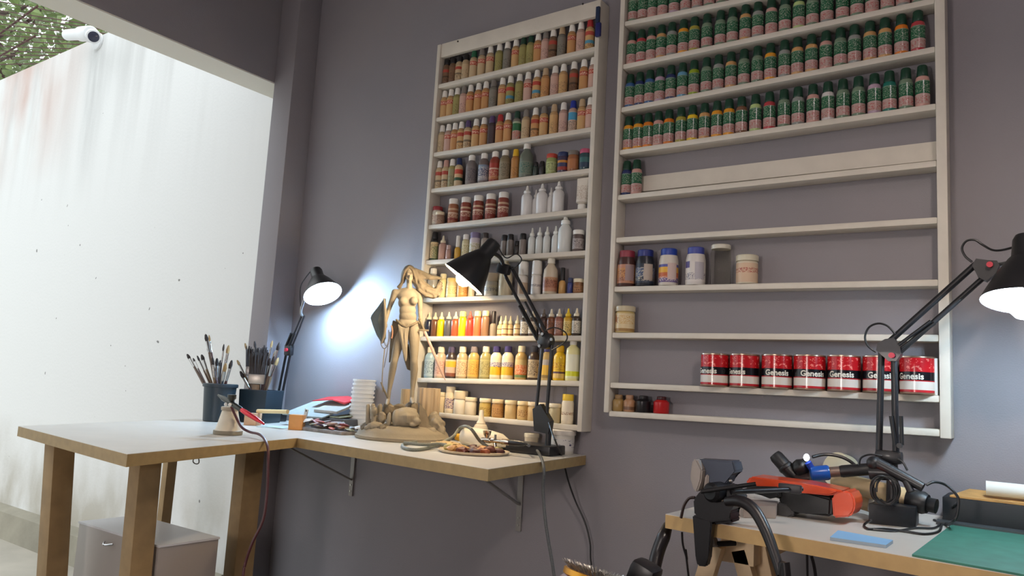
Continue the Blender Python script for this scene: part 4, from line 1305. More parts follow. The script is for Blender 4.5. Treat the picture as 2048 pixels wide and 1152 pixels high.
for i, (px, py, y) in enumerate(L2B):
    tip = aty(px, py, y)
    a = 2 * PI * i / len(L2B)
    f0 = p2c + V((0.02 * math.cos(a), 0.02 * math.sin(a), 0.028))
    k = 0.115 / max(0.13, tip.z - ZB)
    at_rim = f0 + (tip - f0) * k
    ov = V((at_rim.x - p2c.x, at_rim.y - p2c.y, 0))
    if ov.length > 0.052:
        f0 -= ov.normalized() * (ov.length - 0.052)
        fv = V((f0.x - p2c.x, f0.y - p2c.y, 0))
        if fv.length > 0.05:
            f0 = p2c + fv.normalized() * 0.05 + V((0, 0, 0.028))
    nm = {0: 'pale-ended paintbrush leaning toward the round pot, square teal pot', 1: 'thick dark paintbrush low at the near side of the square teal pot', 2: 'tall dark flat-ended paintbrush at the near corner of the square teal pot'}.get(i, 'paintbrush standing bristles up in the crowded square teal pot')
    brush(f0, tip, rb_.choice((0.005, 0.006, 0.007)), rb_.randrange(4), rb_.random() < 0.25, nm, g2)
# wide flat brush in front
wb = thing('wide_brush', 'wide flat dark-bristled brush at the front of the square teal pot', 'paintbrush', p2c + V((0.02, -0.03, 0.03)))
c = aty(513, 764, -0.262)
rw_ = Matrix.Rotation(0.75, 3, 'Z')
obj('handle', B().box(c + V((0, 0, -0.05)), (0.03, 0.012, 0.08), rot=rw_, bev=0.004), mat('brush_handle', HANDLE[0][0], 0.4), wb)
obj('ferrule', B().box(c + V((0, 0, 0.012)), (0.066, 0.02, 0.04), rot=rw_, bev=0.003), mat('aged_ferrule', (150, 144, 136), 0.35, 0.9), wb)
def tuft(cc, w, z0, h, seed):
    b, r = B(), random.Random(seed)
    for k in range(16):
        for j in (-1, 1):
            q = cc + rw_ @ V(((k / 15 - 0.5) * w, 0.004 * j, z0))
            b.cyl(q, q + rw_ @ V((r.gauss(0, 0.003) + (k / 15 - 0.5) * 0.012, r.gauss(0, 0.002), h * r.uniform(0.88, 1.05))), 0.0046, 0.002, 8)
    return b


hb_ = tuft(c, 0.058, 0.03, 0.09, 3)
obj('bristles', hb_, M_BRI, wb)
wb2 = thing('wide_brush', 'second wide dark brush behind the first in the square teal pot', 'paintbrush', p2c + V((0.0, 0.0, 0.03)))
c2 = aty(510, 745, -0.222)
obj('handle', B().box(c2 + V((0, 0, -0.06)), (0.026, 0.011, 0.10), rot=rw_, bev=0.004), mat('brush_handle', HANDLE[3][0], 0.4), wb2)
obj('ferrule', B().box(c2 + V((0, 0, 0.005)), (0.076, 0.018, 0.04), rot=rw_, bev=0.003), M_FER, wb2)
obj('bristles', tuft(c2, 0.07, 0.022, 0.085, 5), M_BRI, wb2)

# ------------------------------------------------------------------ lamps
M_BLK = mat('black_enamel', (18, 18, 22), 0.42, 0.0, coat=0.08)
M_BLKP = mat('black_plastic', (18, 18, 20), 0.45)
M_SHIN = mat('white_shade_lining', (236, 234, 228), 0.5)
M_SPRING = mat('steel_spring', (150, 150, 150), 0.3, 0.9)


def shade(lampt, cap_top, opening, R, bulb_m, bl=1.135):
    """bell shade: narrow socket cap, flaring to the rim; hollow, with a white lining and a bulb"""
    d = (V(opening) - V(cap_top))
    L = d.length
    o = V(cap_top)
    k = R / 0.08
    pr = [(0.012 * k, 0.0), (0.022 * k, 0.004), (0.026 * k, 0.014), (0.027 * k, L * 0.34), (0.034 * k, L * 0.40), (0.052 * k, L * 0.60), (0.070 * k, L * 0.84), (0.078 * k, L * 0.96), (R, L)]
    sh = obj('shade', B().lathe(pr, 40, o, d, cap=False), M_BLK, lampt)
    pi = [(0.006 * k, L * 0.36), (0.032 * k, L * 0.41), (0.050 * k, L * 0.605), (0.0685 * k, L * 0.84), (0.0765 * k, L * 0.96), (R - 0.0005, L * 0.999)]
    obj('lining', B().lathe(pi, 40, o, d, cap=False), M_SHIN, sh)
    br = 0.03 * k
    bu = obj('bulb', B().lathe([(0.012 * k, L * 0.42), (0.014 * k, L * 0.55), (br * 0.75, L * (bl - 0.43)), (br, L * (bl - 0.23)), (br * 0.88, L * (bl - 0.10)), (br * 0.5, L * (bl - 0.02)), (0.002, L * bl)], 24, o, d), bulb_m, sh)
    return sh


def rod(lampt, a, b_, r=0.0055, name='arm_rod'):
    return obj(name, B().cyl(a, b_, r, seg=12), M_BLK, lampt)


# --- cool lamp behind the brush pots
BY = -0.085
l1b = aty(556, 838, BY)
l1b.z = ZB
lamp1 = thing('desk_lamp', 'black swing-arm desk lamp shining bluish white beside the brush pots', 'desk lamp', l1b)
obj('clamp_base', B().box(l1b + V((0, 0, 0.0255)), (0.045, 0.06, 0.05), bev=0.006), M_BLK, lamp1)
j0 = aty(558, 800, BY)
j1 = aty(578, 700, BY)
j2 = aty(606, 632, BY - 0.02)
for s in (-1, 1):
    rod(lamp1, j0 + V((0.014 * s, 0, 0)), j1 + V((0.014 * s, 0, 0.0)))
    rod(lamp1, j1 + V((0.012 * s, 0, 0)), j2 + V((0.009 * s, 0, 0)), 0.004)
obj('post', B().cyl(l1b + V((0, 0, 0.05)), j0 + V((0, 0, 0.01)), 0.009), M_BLK, lamp1)
obj('elbow', B().box(j1, (0.045, 0.022, 0.05), bev=0.008), M_BLK, lamp1)
obj('knob', B().cyl(j1 + V((0, -0.01, 0)), j1 + V((0, -0.02, 0)), 0.008), mat('red_knob', (190, 40, 60), 0.4), lamp1)
for s in (-1, 1):
    a = j1 + V((0.01 * s, -0.008, 0.02))
    obj('spring', B().cyl(a, a + (j2 - j1) * 0.35, 0.006), M_BLKP, lamp1)
ct = aty(631, 538, BY - 0.03)
vto = (CAM - ct).normalized()
dn = V((0, 0, -1))
ax1 = (vto * 0.42 + dn * 0.80 + _rt * 0.30).normalized()
op1 = ct + ax1 * 0.135
M_COOL = emit('cool_bulb', (0.46, 0.71, 1.0), 480.0)
shade(lamp1, ct, op1, 0.08, M_COOL, 1.3)
obj('swivel', B().tube([j2, j2 + V((0.01, -0.02, 0.03)), ct + ax1 * 0.03 + V((-0.02, 0, 0))], 0.006), M_SPRING, lamp1)
obj('cord', B().tube([j2, aty(601, 608, BY - 0.04), aty(601, 575, BY - 0.04), aty(610, 557, BY - 0.04), ct + V((-0.02, -0.0, 0.0))], 0.0022, seg=6), M_BLKP, lamp1)

# --- warm lamp at the free end of the bench
BY = -0.135
l2c = V((0.372, -0.135, ZB))
lamp2 = thing('desk_lamp', 'black swing-arm desk lamp glowing warm over the clay statue', 'desk lamp', l2c)
obj('base', B().box(l2c + V((0, 0, 0.0155)), (0.16, 0.125, 0.03), rot=Matrix.Rotation(0.1, 3, 'Z'), bev=0.004), M_BLK, lamp2)
a0, a1 = aty(1099, 893, BY), aty(1097, 868, BY)
obj('post', B().cyl(V((a1.x, BY, ZB + 0.03)), V((a1.x, BY, a1.z + 0.02)), 0.010), M_BLK, lamp2)
bq = [aty(*p, BY) for p in ((1069, 818), (1084, 808), (1104, 842), (1100, 868), (1072, 862))]
bb = B()
f1 = [bb.bm.verts.new(p + V((0, -0.012, 0))) for p in bq]
f2 = [bb.bm.verts.new(p + V((0, 0.012, 0))) for p in bq]
bb.bm.faces.new(f1)
bb.bm.faces.new(f2[::-1])
for i in range(5):
    bb.bm.faces.new([f1[i], f2[i], f2[(i + 1) % 5], f1[(i + 1) % 5]])
obj('base_bracket', bb, M_BLK, lamp2, smooth=False)
rod(lamp2, aty(1073, 815, BY), aty(1085, 690, BY), 0.0058)
rod(lamp2, aty(1092, 845, BY), aty(1104, 690, BY), 0.0058)
ebw = aty(1092, 682, BY)
obj('elbow', B().lathe([(0.022, -0.016), (0.027, -0.012), (0.027, 0.012), (0.022, 0.016)], 20, ebw, (0, -1, 0)), M_BLK, lamp2)
for p in ((1080, 692), (1104, 679), (1086, 668)):
    q = aty(*p, BY - 0.017)
    obj('bolt', B().cyl(q, q + V((0, -0.006, 0)), 0.005), M_SPRING, lamp2)
rod(lamp2, aty(1078, 682, BY), aty(1010, 550, BY), 0.0058)
rod(lamp2, aty(1094, 668, BY), aty(1024, 535, BY), 0.0058)
hb2 = aty(1008, 538, BY)
obj('head_bracket', B().box(hb2, (0.055, 0.024, 0.038), rot=Matrix.Rotation(0.25, 3, 'Y'), bev=0.01), M_BLK, lamp2)
for i in range(2):
    s0 = aty(1086 - 12 * i, 672 + 8 * i, BY - 0.014)
    s1 = aty(1050 - 12 * i, 604 + 8 * i, BY - 0.014)
    obj('spring', B().cyl(s0, s1, 0.0042), M_BLKP, lamp2)
ct2 = aty(992, 482, BY - 0.045)
op2 = aty(927, 559, BY - 0.105)
M_WARM = emit('warm_bulb', (1.0, 0.78, 0.50), 250.0)
shade(lamp2, ct2, op2, 0.082, M_WARM)
obj('swivel', B().tube([hb2, aty(1000, 515, BY - 0.02), ct2 + (op2 - ct2) * 0.25], 0.007), M_BLK, lamp2)
obj('cord', B().tube([ct2, aty(1004, 508, BY - 0.03), aty(1015, 516, BY - 0.03), aty(1032, 508, BY - 0.03), aty(1043, 518, BY - 0.03), aty(1036, 530, BY - 0.02), aty(1024, 538, BY - 0.01)], 0.0022, seg=6), M_BLKP, lamp2)
obj('cord_loop', B().tube([aty(1090, 662, BY - 0.02), aty(1108, 655, BY - 0.02), aty(1130, 664, BY - 0.02), aty(1134, 678, BY - 0.02), aty(1122, 690, BY - 0.02), aty(1104, 700, BY - 0.015)], 0.0022, seg=6), M_BLKP, lamp2)
obj('power_cord', B().tube([aty(1098, 845, BY - 0.012), aty(1105, 868, BY - 0.05), aty(1112, 885, BY - 0.06), aty(1126, 920, -0.08), aty(1136, 960, -0.05), aty(1150, 1000, -0.03), aty(1170, 1045, -0.02), aty(1180, 1085, -0.02), aty(1181, 1115, -0.02), aty(1183, 1180, -0.02), V((aty(1183, 1180, -0.02).x, -0.02, 0.01))], 0.0028, seg=6), M_BLKP, lamp2)

# ------------------------------------------------------------------ small things on the bench
tu = thing('lidded_tub', 'white lidded tub standing at the very end of the bench', 'tub', (0.4185, -0.052, ZB))
tc_ = V((0.4185, -0.052, ZB))
obj('body', B().lathe([(0.036, 0.0003), (0.038, 0.003), (0.0405, 0.058), (0.0405, 0.062)], 28, tc_), P((206, 200, 188)), tu)
obj('lid', B().lathe([(0.044, 0.0622), (0.0445, 0.064), (0.0445, 0.076), (0.041, 0.079)], 28, tc_), P((216, 208, 196)), tu)
obj('label', B().lathe([(0.0387, 0.012), (0.0408, 0.05)], 28, tc_, cap=False), bands('white_blue_print', [(0, (206, 202, 196))], 0.5, ink=(70, 66, 96), ink_z=(0.3, 0.95), ink_amt=0.62, seed=5, iscale=(16, 40)), tu)
wp = V((0.285, -0.036, ZB))
sp_ = thing('small_pot', "small white pot tucked behind the warm lamp's post", 'pot', wp)
obj('body', B().lathe([(0.02, 0.0003), (0.022, 0.003), (0.024, 0.042)], 22, wp), P((214, 200, 176)), sp_)
obj('lid', B().lathe([(0.0255, 0.0425), (0.0258, 0.045), (0.0258, 0.054), (0.023, 0.056)], 22, wp), P((222, 212, 190)), sp_)
# upright glue bottle and lying bottle
gb = V((0.112, -0.10, ZB))
gl = thing('glue_bottle', 'white glue bottle with slim upright nozzle behind the lying bottle', 'bottle', gb)
obj('body', B().lathe([(0.024, 0.0003), (0.026, 0.003), (0.026, 0.06), (0.02, 0.072), (0.015, 0.074)], 24, gb), P((226, 214, 190)), gl)
obj('nozzle', B().lathe([(0.0155, 0.0745), (0.016, 0.078), (0.0095, 0.088), (0.0075, 0.118), (0.007, 0.122), (0.0, 0.123)], 18, gb), P((230, 218, 196)), gl)
ly = thing('lying_bottle', 'fat white bottle lying on its side beside the glue bottle', 'bottle', (0.17, -0.175, ZB))
la, lb_ = V((0.098, -0.185, ZB + 0.034)), V((0.262, -0.150, ZB + 0.024))
obj('body', B().lathe([(0.0, 0), (0.024, 0.003), (0.033, 0.016), (0.034, 0.06), (0.0325, 0.11), (0.027, 0.15), (0.014, 0.172), (0.0, 0.176)], 26, la, lb_ - la), P((230, 218, 194)), ly)
obj('cap', B().lathe([(0.0, -0.022), (0.011, -0.021), (0.013, -0.004), (0.013, 0.001)], 18, la + V((0, 0, -0.006)), lb_ - la), P((226, 170, 50)), ly)

# palette dish with dried paint
pd_ = atz(948, 906, ZB)
pd_ = V((pd_.x, pd_.y, ZB))
pal = thing('palette_dish', 'round pale palette dish caked with brown paint at the bench corner', 'palette', pd_)
obj('dish', B().lathe([(0.06, 0.0004), (0.105, 0.002), (0.112, 0.009), (0.109, 0.0095), (0.1, 0.005), (0.0, 0.004)], 40, pd_), mat('stained_white_plastic', (210, 190, 160), 0.45, var=0.12, vscale=30), pal)
rp = random.Random(3)
for i in range(34):
    a, r_ = rp.uniform(0, 2 * PI), rp.uniform(0, 0.08)
    col = rp.choice([(96, 42, 28), (140, 70, 36), (190, 140, 80), (176, 160, 96), (74, 36, 34), (206, 186, 150)])
    obj('paint_blob', B().ball(pd_ + V((r_ * math.cos(a), r_ * math.sin(a), 0.0075 + 0.006 * rp.random())), rp.uniform(0.010, 0.024), (1, rp.uniform(0.6, 1), 0.5), 2, lump=0.4, freq=2.5, seed=i), mat('dried_paint', col, 0.55, var=0.25, vscale=120), pal)
rag = solo('crumpled_rag', B().ball(pd_ + V((-0.15, 0.05, 0.011)), 0.045, (1.1, 0.7, 0.21), 4, lump=0.5, freq=2.4, seed=5.0), mat('stained_cloth', (196, 168, 118), 0.9, var=0.25, vscale=40), 'crumpled stained rag lying behind the palette dish', 'rag')

# chrome airbrush with its grey hose
ab0, ab1 = atz(957, 879, ZB + 0.036), atz(1056, 891, ZB + 0.036)
ab0, ab1 = V((ab0.x, ab0.y, ZB + 0.036)), V((ab1.x, ab1.y, ZB + 0.040))
air = thing('airbrush', 'chrome airbrush lying behind the palette on its grey braided hose', 'airbrush', ab0)
M_CHR = mat('chrome', (206, 196, 184), 0.12, 1.0)
da = (ab1 - ab0).normalized()
obj('body', B().lathe([(0.002, 0), (0.004, 0.012), (0.008, 0.016), (0.009, 0.05), (0.0065, 0.053), (0.0065, 0.095), (0.009, 0.1), (0.009, 0.13)], 16, ab0, da), M_CHR, air)
obj('handle', B().lathe([(0.009, 0.131), (0.0095, 0.15), (0.007, 0.185), (0.002, 0.2)], 16, ab0, da), M_BLK, air)
obj('cup', B().lathe([(0.004, 0.0), (0.012, 0.012), (0.014, 0.024), (0.0125, 0.024), (0.004, 0.004)], 18, ab0 + da * 0.035 + V((0, 0, 0.006))), M_CHR, air)
obj('trigger', B().cyl(ab0 + da * 0.07 + V((0, 0, 0.006)), ab0 + da * 0.07 + V((0, 0, 0.02)), 0.004), M_CHR, air)
obj('valve', B().cyl(ab0 + da * 0.07 + V((0, 0, -0.006)), ab0 + da * 0.075 + V((0, 0, -0.031)), 0.0055), M_CHR, air)
M_HOSE = mat('grey_braided_hose', (116, 118, 108), 0.6, var=0.25, vscale=260)


def onb(px, py, h=0.005):
    return atz(px, py, ZB + h)


def ob(px, py, h=0.0055):
    p = atz(px, py, ZB + h)
    return V((p.x, p.y, ZB + h))


hz = [ab0 + da * 0.073 + V((0, 0, -0.03)), ob(962, 884, 0.03), ob(940, 856, 0.075), ob(921, 855, 0.06), ob(905, 874, 0.03), ob(870, 891, 0.008), ob(838, 899), ob(812, 897), ob(806, 889), ob(830, 884), ob(862, 880), ob(893, 884), ob(915, 890, 0.0085)]
obj('hose', B().tube(hz, 0.0052, seg=10, smooth=8), M_HOSE, air)
obj('hose_coil', B().tube([ob(808, 886, 0.0165), ob(845, 889, 0.0165), ob(880, 888, 0.0165), ob(904, 894, 0.012)], 0.0052, seg=10, smooth=8), M_HOSE, air)
h2 = [ab1 + da * 0.004 + V((0, 0, -0.004)), ob(1050, 886, 0.03), ob(1066, 894, 0.02), ob(1077, 905, 0.012), V((0.563, -0.40, ZB - 0.02)), aty(1086, 980, -0.42), aty(1092, 1050, -0.42), aty(1108, 1150, -0.42), aty(1114, 1220, -0.42), V((0.6, -0.44, 0.01))]
pe_ = atz(1080, 925, ZB)
h2[4] = V((max(pe_.x, 0.553) + 0.004, pe_.y, ZB - 0.012))
for k_ in (5, 6, 7, 8):
    q_ = aty((1086, 1092, 1108, 1114)[k_ - 5], (980, 1050, 1150, 1220)[k_ - 5], pe_.y)
    h2[k_] = q_
h2[9] = V((h2[8].x + 0.01, pe_.y, 0.01))
hs2 = solo('air_hose', B().tube(h2, 0.0045, seg=10, smooth=8), mat('dark_grey_hose', (84, 86, 86), 0.6, var=0.25, vscale=260), 'grey hose hanging over the bench end down to the floor', 'hose')
cd_ = solo('knife_handle', B().cyl(V((0.283, -0.175, ZB + 0.007)), V((0.235, -0.27, ZB + 0.007)), 0.006, 0.004), M_BLKP, 'thin dark tool handle lying behind the airbrush', 'tool')

# stacked plastic cups
cupm = B().lathe([(0.035, 0.0), (0.037, 0.001), (0.0435, 0.046), (0.047, 0.047), (0.047, 0.054), (0.0425, 0.054), (0.0355, 0.004), (0.0, 0.003)], 30).mesh('cup')
cupm.materials.append(mat('white_cup_plastic', (226, 224, 220), 0.4, sub=0.0))
cc = V((-0.54, -0.056, ZB))
NC = 10
for i in range(NC):
    o = bpy.data.objects.new('plastic_cup', cupm)
    COL.objects.link(o)
    o.location = cc + V((0.0015 * math.sin(i * 1.7) + 0.0012 * i, 0.0, 0.0005 + i * 0.0165))
    tag(o, f"white plastic cup, {('lowest' if i == 0 else 'topmost' if i == NC - 1 else ORD[i + 1] + ' from the bottom')} in the nested stack behind the statue", 'cup', 'nested white plastic cups')

# papers, box lid and palette tray behind
bx = solo('flat_box', B().box((-0.665, -0.092, ZB + 0.0225), (0.30, 0.15, 0.044), rot=Matrix.Rotation(-0.03, 3, 'Z'), bev=0.003), mat('dark_grey_card', (92, 90, 92), 0.7), 'flat dark grey box lying under the grey sheet', 'box')
st = thing('foam_sheet', 'grey foam sheet lying on the stack by the wall', 'sheet', (-0.70, -0.10, ZB + 0.0615))


def slab(x0, x1, y0, y1, zf, zb, th):
    return B().hexa([(x0, y0, zf), (x1, y0, zf), (x1, y1, zb), (x0, y1, zb), (x0, y0, zf + th), (x1, y0, zf + th), (x1, y1, zb + th), (x0, y1, zb + th)], bev=0.0008)


obj('sheet', slab(-0.845, -0.60, -0.20, -0.02, ZB + 0.040, ZB + 0.100, 0.006), mat('grey_foam', (158, 164, 162), 0.8, var=0.06, vscale=60, bump=0.2, bscale=150), st)
mz = thing('magazine', 'printed magazine slipped between grey sheet and red card', 'magazine', (-0.63, -0.08, ZB + 0.09))
obj('pages', slab(-0.70, -0.562, -0.16, -0.02, ZB + 0.062, ZB + 0.1075, 0.010), mat('paper_edge', (170, 166, 160), 0.8), mz)
mz2 = solo('printed_sheet', slab(-0.597, -0.535, -0.165, -0.03, ZB + 0.0465, ZB + 0.060, 0.004), mat('olive_print', (128, 128, 100), 0.7, var=0.2, vscale=60), 'olive printed sheet lying beside the grey foam sheet', 'sheet')
rp_ = thing('red_folder', 'red folded card leaning over the papers beside the white cups', 'folder', (-0.66, -0.06, ZB + 0.10))
M_RC = mat('red_card', (196, 40, 48), 0.4)
obj('cover', B().hexa([(-0.775, -0.11, ZB + 0.100), (-0.655, -0.11, ZB + 0.112), (-0.655, -0.025, ZB + 0.128), (-0.775, -0.025, ZB + 0.118), (-0.775, -0.11, ZB + 0.103), (-0.655, -0.11, ZB + 0.115), (-0.655, -0.025, ZB + 0.131), (-0.775, -0.025, ZB + 0.121)]), M_RC, rp_)
obj('flap', B().hexa([(-0.6548, -0.11, ZB + 0.112), (-0.588, -0.10, ZB + 0.098), (-0.588, -0.025, ZB + 0.121), (-0.6548, -0.025, ZB + 0.128), (-0.6548, -0.11, ZB + 0.115), (-0.588, -0.10, ZB + 0.106), (-0.588, -0.025, ZB + 0.124), (-0.6548, -0.025, ZB + 0.131)]), M_RC, rp_)
tray = thing('palette_tray', 'low plastic tray heaped with dried paint scraps between statue and blocks', 'palette', (-0.50, -0.23, ZB))
obj('tray', slab(-0.635, -0.355, -0.315, -0.205, ZB + 0.0006, ZB + 0.0006, 0.012), mat('smeared_tray', (120, 112, 108), 0.5, var=0.4, vscale=40), tray)
rs_ = random.Random(21)
SCR = [(150, 140, 134), (176, 166, 158), (186, 100, 88), (58, 44, 72), (200, 196, 188), (140, 66, 60), (112, 104, 98), (176, 128, 112), (150, 150, 120), (206, 190, 178)]
for i in range(30):
    u = i / 29
    cx_, cy_ = -0.615 + 0.245 * u + rs_.uniform(-0.012, 0.012), rs_.uniform(-0.295, -0.225)
    hh = ZB + 0.0126 + 0.004 + rs_.uniform(0.0, 0.022)
    rot = Matrix.Rotation(rs_.uniform(0, 3), 3, 'Z') @ Matrix.Rotation(rs_.uniform(-0.4, 0.4), 3, 'X') @ Matrix.Rotation(rs_.uniform(-0.35, 0.35), 3, 'Y')
    obj('paint_scrap', B().ball((cx_, cy_, hh), 1.0, (rs_.uniform(0.018, 0.034), rs_.uniform(0.012, 0.02), rs_.uniform(0.0025, 0.006)), 2, rot, lump=0.3, freq=2.5, seed=i), mat('dried_paint', SCR[i % 10], 0.5, var=0.25, vscale=70), tray)
kp = thing('bone_clip', 'pale clip with a hole standing beside the orange block', 'clip', (-0.60, -0.22, ZB))
kb = aty(612, 824, -0.245)
obj('body', B().box(kb + V((0, 0, -0.006)), (0.018, 0.005, 0.036), rot=Matrix.Rotation(0.2, 3, 'Y'), bev=0.002), P((206, 204, 196)), kp)
obj('hole', B().cyl(kb + V((0.004, -0.0022, 0.005)), kb + V((0.004, -0.0034, 0.005)), 0.004), mat('dark_hole', (60, 58, 56), 0.6), kp)
# wood blocks and dowel
ob_ = atz(588, 859, ZB)
solo('orange_block', B().box((-0.605, -0.315, ZB + 0.0285), (0.052, 0.045, 0.056), rot=Matrix.Rotation(0.6, 3, 'Z'), bev=0.002), mat('orange_wood', (206, 142, 76), 0.45, var=0.06, vscale=30), 'orange wooden block standing at the inner corner of the bench', 'block')
solo('pine_block', B().box((-0.83, -0.35, ZB + 0.0235), (0.05, 0.05, 0.046), rot=Matrix.Rotation(0.5, 3, 'Z'), bev=0.002), mat('pinkish_pine', (196, 156, 122), 0.6, var=0.08, vscale=30), 'pinkish pine block beside the square teal pot', 'block')
solo('wooden_dowel', B().cyl((-0.825, -0.335, ZB + 0.055), (-0.645, -0.332, ZB + 0.0645), 0.008), mat('light_dowel', (222, 196, 146), 0.5), 'light wooden dowel lying across the two wooden blocks', 'dowel')
solo('paper_slip', B().box((-0.715, -0.33, ZB + 0.0012), (0.11, 0.09, 0.002), rot=Matrix.Rotation(0.5, 3, 'Z')), mat('pale_blue_paper', (190, 206, 206), 0.8), 'pale blue paper slip under the wooden dowel', 'paper')
# airbrush holder pot with an airbrush lying on top
bc = V((-0.475, -0.700, ZB))
hp_ = thing('airbrush_stand', 'conical off-white airbrush cleaning pot on the bench wing', 'cleaning pot', bc)
obj('body', B().lathe([(0.043, 0.0003), (0.0445, 0.002), (0.0445, 0.014), (0.040, 0.018), (0.026, 0.075), (0.024, 0.078)], 30, bc), mat('dusty_white_plastic', (206, 196, 176), 0.5, var=0.06, vscale=40), hp_)
obj('collar', B().lathe([(0.0275, 0.0782), (0.029, 0.081), (0.029, 0.09), (0.018, 0.093)], 24, bc), mat('dusty_collar', (160, 148, 128), 0.5), hp_)
obj('foot_ring', B().lathe([(0.0447, 0.001), (0.0465, 0.002), (0.0465, 0.013), (0.0447, 0.014)], 30, bc), mat('grimy_ring', (130, 122, 104), 0.6), hp_)
g0, g1_ = aty(436, 790, -0.735), aty(528, 848, -0.725)
ag = thing('airbrush', 'airbrush with long red handle resting on the conical cleaning pot', 'airbrush', g0)
dg_ = (g1_ - g0).normalized()
LG = (g1_ - g0).length
gtop = bc.z + 0.0935
obj('body', B().lathe([(0.003, 0), (0.006, 0.02), (0.0085, 0.03), (0.0085, LG * 0.5), (0.007, LG * 0.53)], 16, g0, dg_), mat('dark_steel', (70, 70, 66), 0.3, 0.8), ag)
obj('handle', B().lathe([(0.0072, LG * 0.532), (0.0085, LG * 0.6), (0.007, LG * 0.85), (0.003, LG)], 16, g0, dg_), mat('red_anodised', (196, 34, 48), 0.25, 0.4), ag)
mid = g0 + dg_ * LG * 0.3
obj('cup', B().lathe([(0.006, 0), (0.014, 0.01), (0.014, 0.022), (0.012, 0.022)], 18, mid + V((0, 0, 0.006))), mat('dark_steel', (70, 70, 66), 0.3, 0.8), ag)
obj('valve', B().cyl(mid + V((0, 0, -0.004)), V((mid.x, mid.y, gtop)) if gtop < mid.z - 0.006 else mid + V((0, 0, -0.012)), 0.005), M_CHR, ag)
for k in (-1, 1):
    obj('nut', B().ball(mid + V((0.011 * k, -0.012, -0.004)), 0.006, sub=2), P((220, 218, 212)), ag)
h3 = [mid + V((0, 0, -0.008)), aty(474, 838, -0.70), aty(484, 855, -0.70), aty(500, 864, -0.69), aty(517, 868, -0.70), aty(528, 877, -0.72), aty(536, 897, -0.74), aty(536, 930, -0.75), aty(534, 985, -0.75), aty(526, 1040, -0.76), aty(505, 1085, -0.78), aty(490, 1130, -0.79), aty(483, 1180, -0.8), V((aty(483, 1180, -0.8).x - 0.01, -0.8, 0.01))]
obj('hose', B().tube(h3, 0.0042, seg=8), mat('dark_red_hose', (76, 30, 36), 0.5), ag)
# ------------------------------------------------------------------ clay statue of a shield maiden
SY = -0.19
P0 = aty(815, 875, SY)
_n = V((CAM.x - P0.x, CAM.y - P0.y, 0)).normalized()


def S(px, py, f=0.0):
    d = ray(px, py)
    return CAM + d * (((P0 - CAM).dot(_n) + f) / d.dot(_n))


_h = (S(800, 700) - S(900, 700)).length / 100.0      # metres per pixel at the statue
sb = S(798, 875)
BC = V((sb.x, SY, ZB))
M_CLAY = mat('grey_beige_clay', (140, 128, 108), 0.8, var=0.1, vscale=22, bump=0.15, bscale=140)
M_CLAYD = mat('darker_clay', (106, 94, 76), 0.85, var=0.15, vscale=30, bump=0.25, bscale=120)
stt = thing('clay_statue', 'clay statue of a long-haired woman with shield and sword on a round sculpted base', 'statue', BC)


def remesh(o, vox, sm=4):
    m = o.modifiers.new('fuse', 'REMESH')
    m.mode = 'VOXEL'
    m.voxel_size = vox
    m.use_smooth_shade = True
    if sm:
        s_ = o.modifiers.new('relax', 'SMOOTH')
        s_.iterations = sm
        s_.factor = 0.5
    return o


def chain(b, pts, seg=14):
    """pts: (px, py, forward, radius px); a fused run of tapered tubes and balls"""
    P3 = [(S(p[0], p[1], p[2]), p[3] * _h) for p in pts]
    for (a, ra_), (c, rc_) in zip(P3, P3[1:]):
        b.cyl(a, c, ra_, rc_, seg)
    for a, ra_ in P3:
        b.ball(a, ra_, sub=2)


def el(b, px, py, f, rx, rz, ry=None, tilt=0.0, sub=3, lump=0.0, freq=3, seed=0.0):
    """ellipsoid whose half-width/half-height are in pixels, facing the viewer"""
    ry = rx if ry is None else ry
    yaw = math.atan2(_n.y, _n.x) + PI / 2
    R_ = Matrix.Rotation(yaw, 3, 'Z') @ Matrix.Rotation(-tilt, 3, 'Y')
    b.ball(S(px, py, f), 1.0, (rx * _h, ry * _h, rz * _h), sub, R_, lump, freq, seed)


b = B()
# head, face, neck
el(b, 818.5, 548, -0.003, 9.5, 15.0, 12.0, 0.05)
el(b, 818.8, 557, 0.006, 6.6, 9.0, 8.0, 0.05)
el(b, 819.2, 553.5, 0.0235, 1.7, 4.0, 2.6)
el(b, 819.3, 560.4, 0.0215, 3.0, 1.2, 1.6)
el(b, 819.2, 564.6, 0.018, 2.6, 2.2, 2.4)
for s in (-1, 1):
    el(b, 819 + 3.8 * s, 546.8, 0.0195, 3.2, 1.2, 2.2)
    el(b, 818.8 + 5.0 * s, 555.5, 0.013, 2.6, 3.6, 3.0)
chain(b, [(818.5, 563, -0.004, 5.6), (818.5, 577, -0.006, 6.2)])
# torso
el(b, 814.5, 592, -0.004, 21, 15, 12)
chain(b, [(793, 586, -0.006, 7.6), (818, 580, -0.01, 6.5), (834, 586, -0.006, 8.0)])
el(b, 814.5, 606, -0.002, 19, 15, 11.5)
el(b, 815, 621, 0.0, 17, 15, 10.5)
el(b, 815.5, 633, 0.0, 18, 13, 11)
el(b, 815, 647, -0.004, 21.5, 13, 13)
el(b, 806, 650, -0.002, 12, 13, 12)
el(b, 826, 651, -0.002, 12, 13, 12)
for x in (805.5, 827.5):
    el(b, x, 602, 0.016, 8.2, 8.4, 8.2)
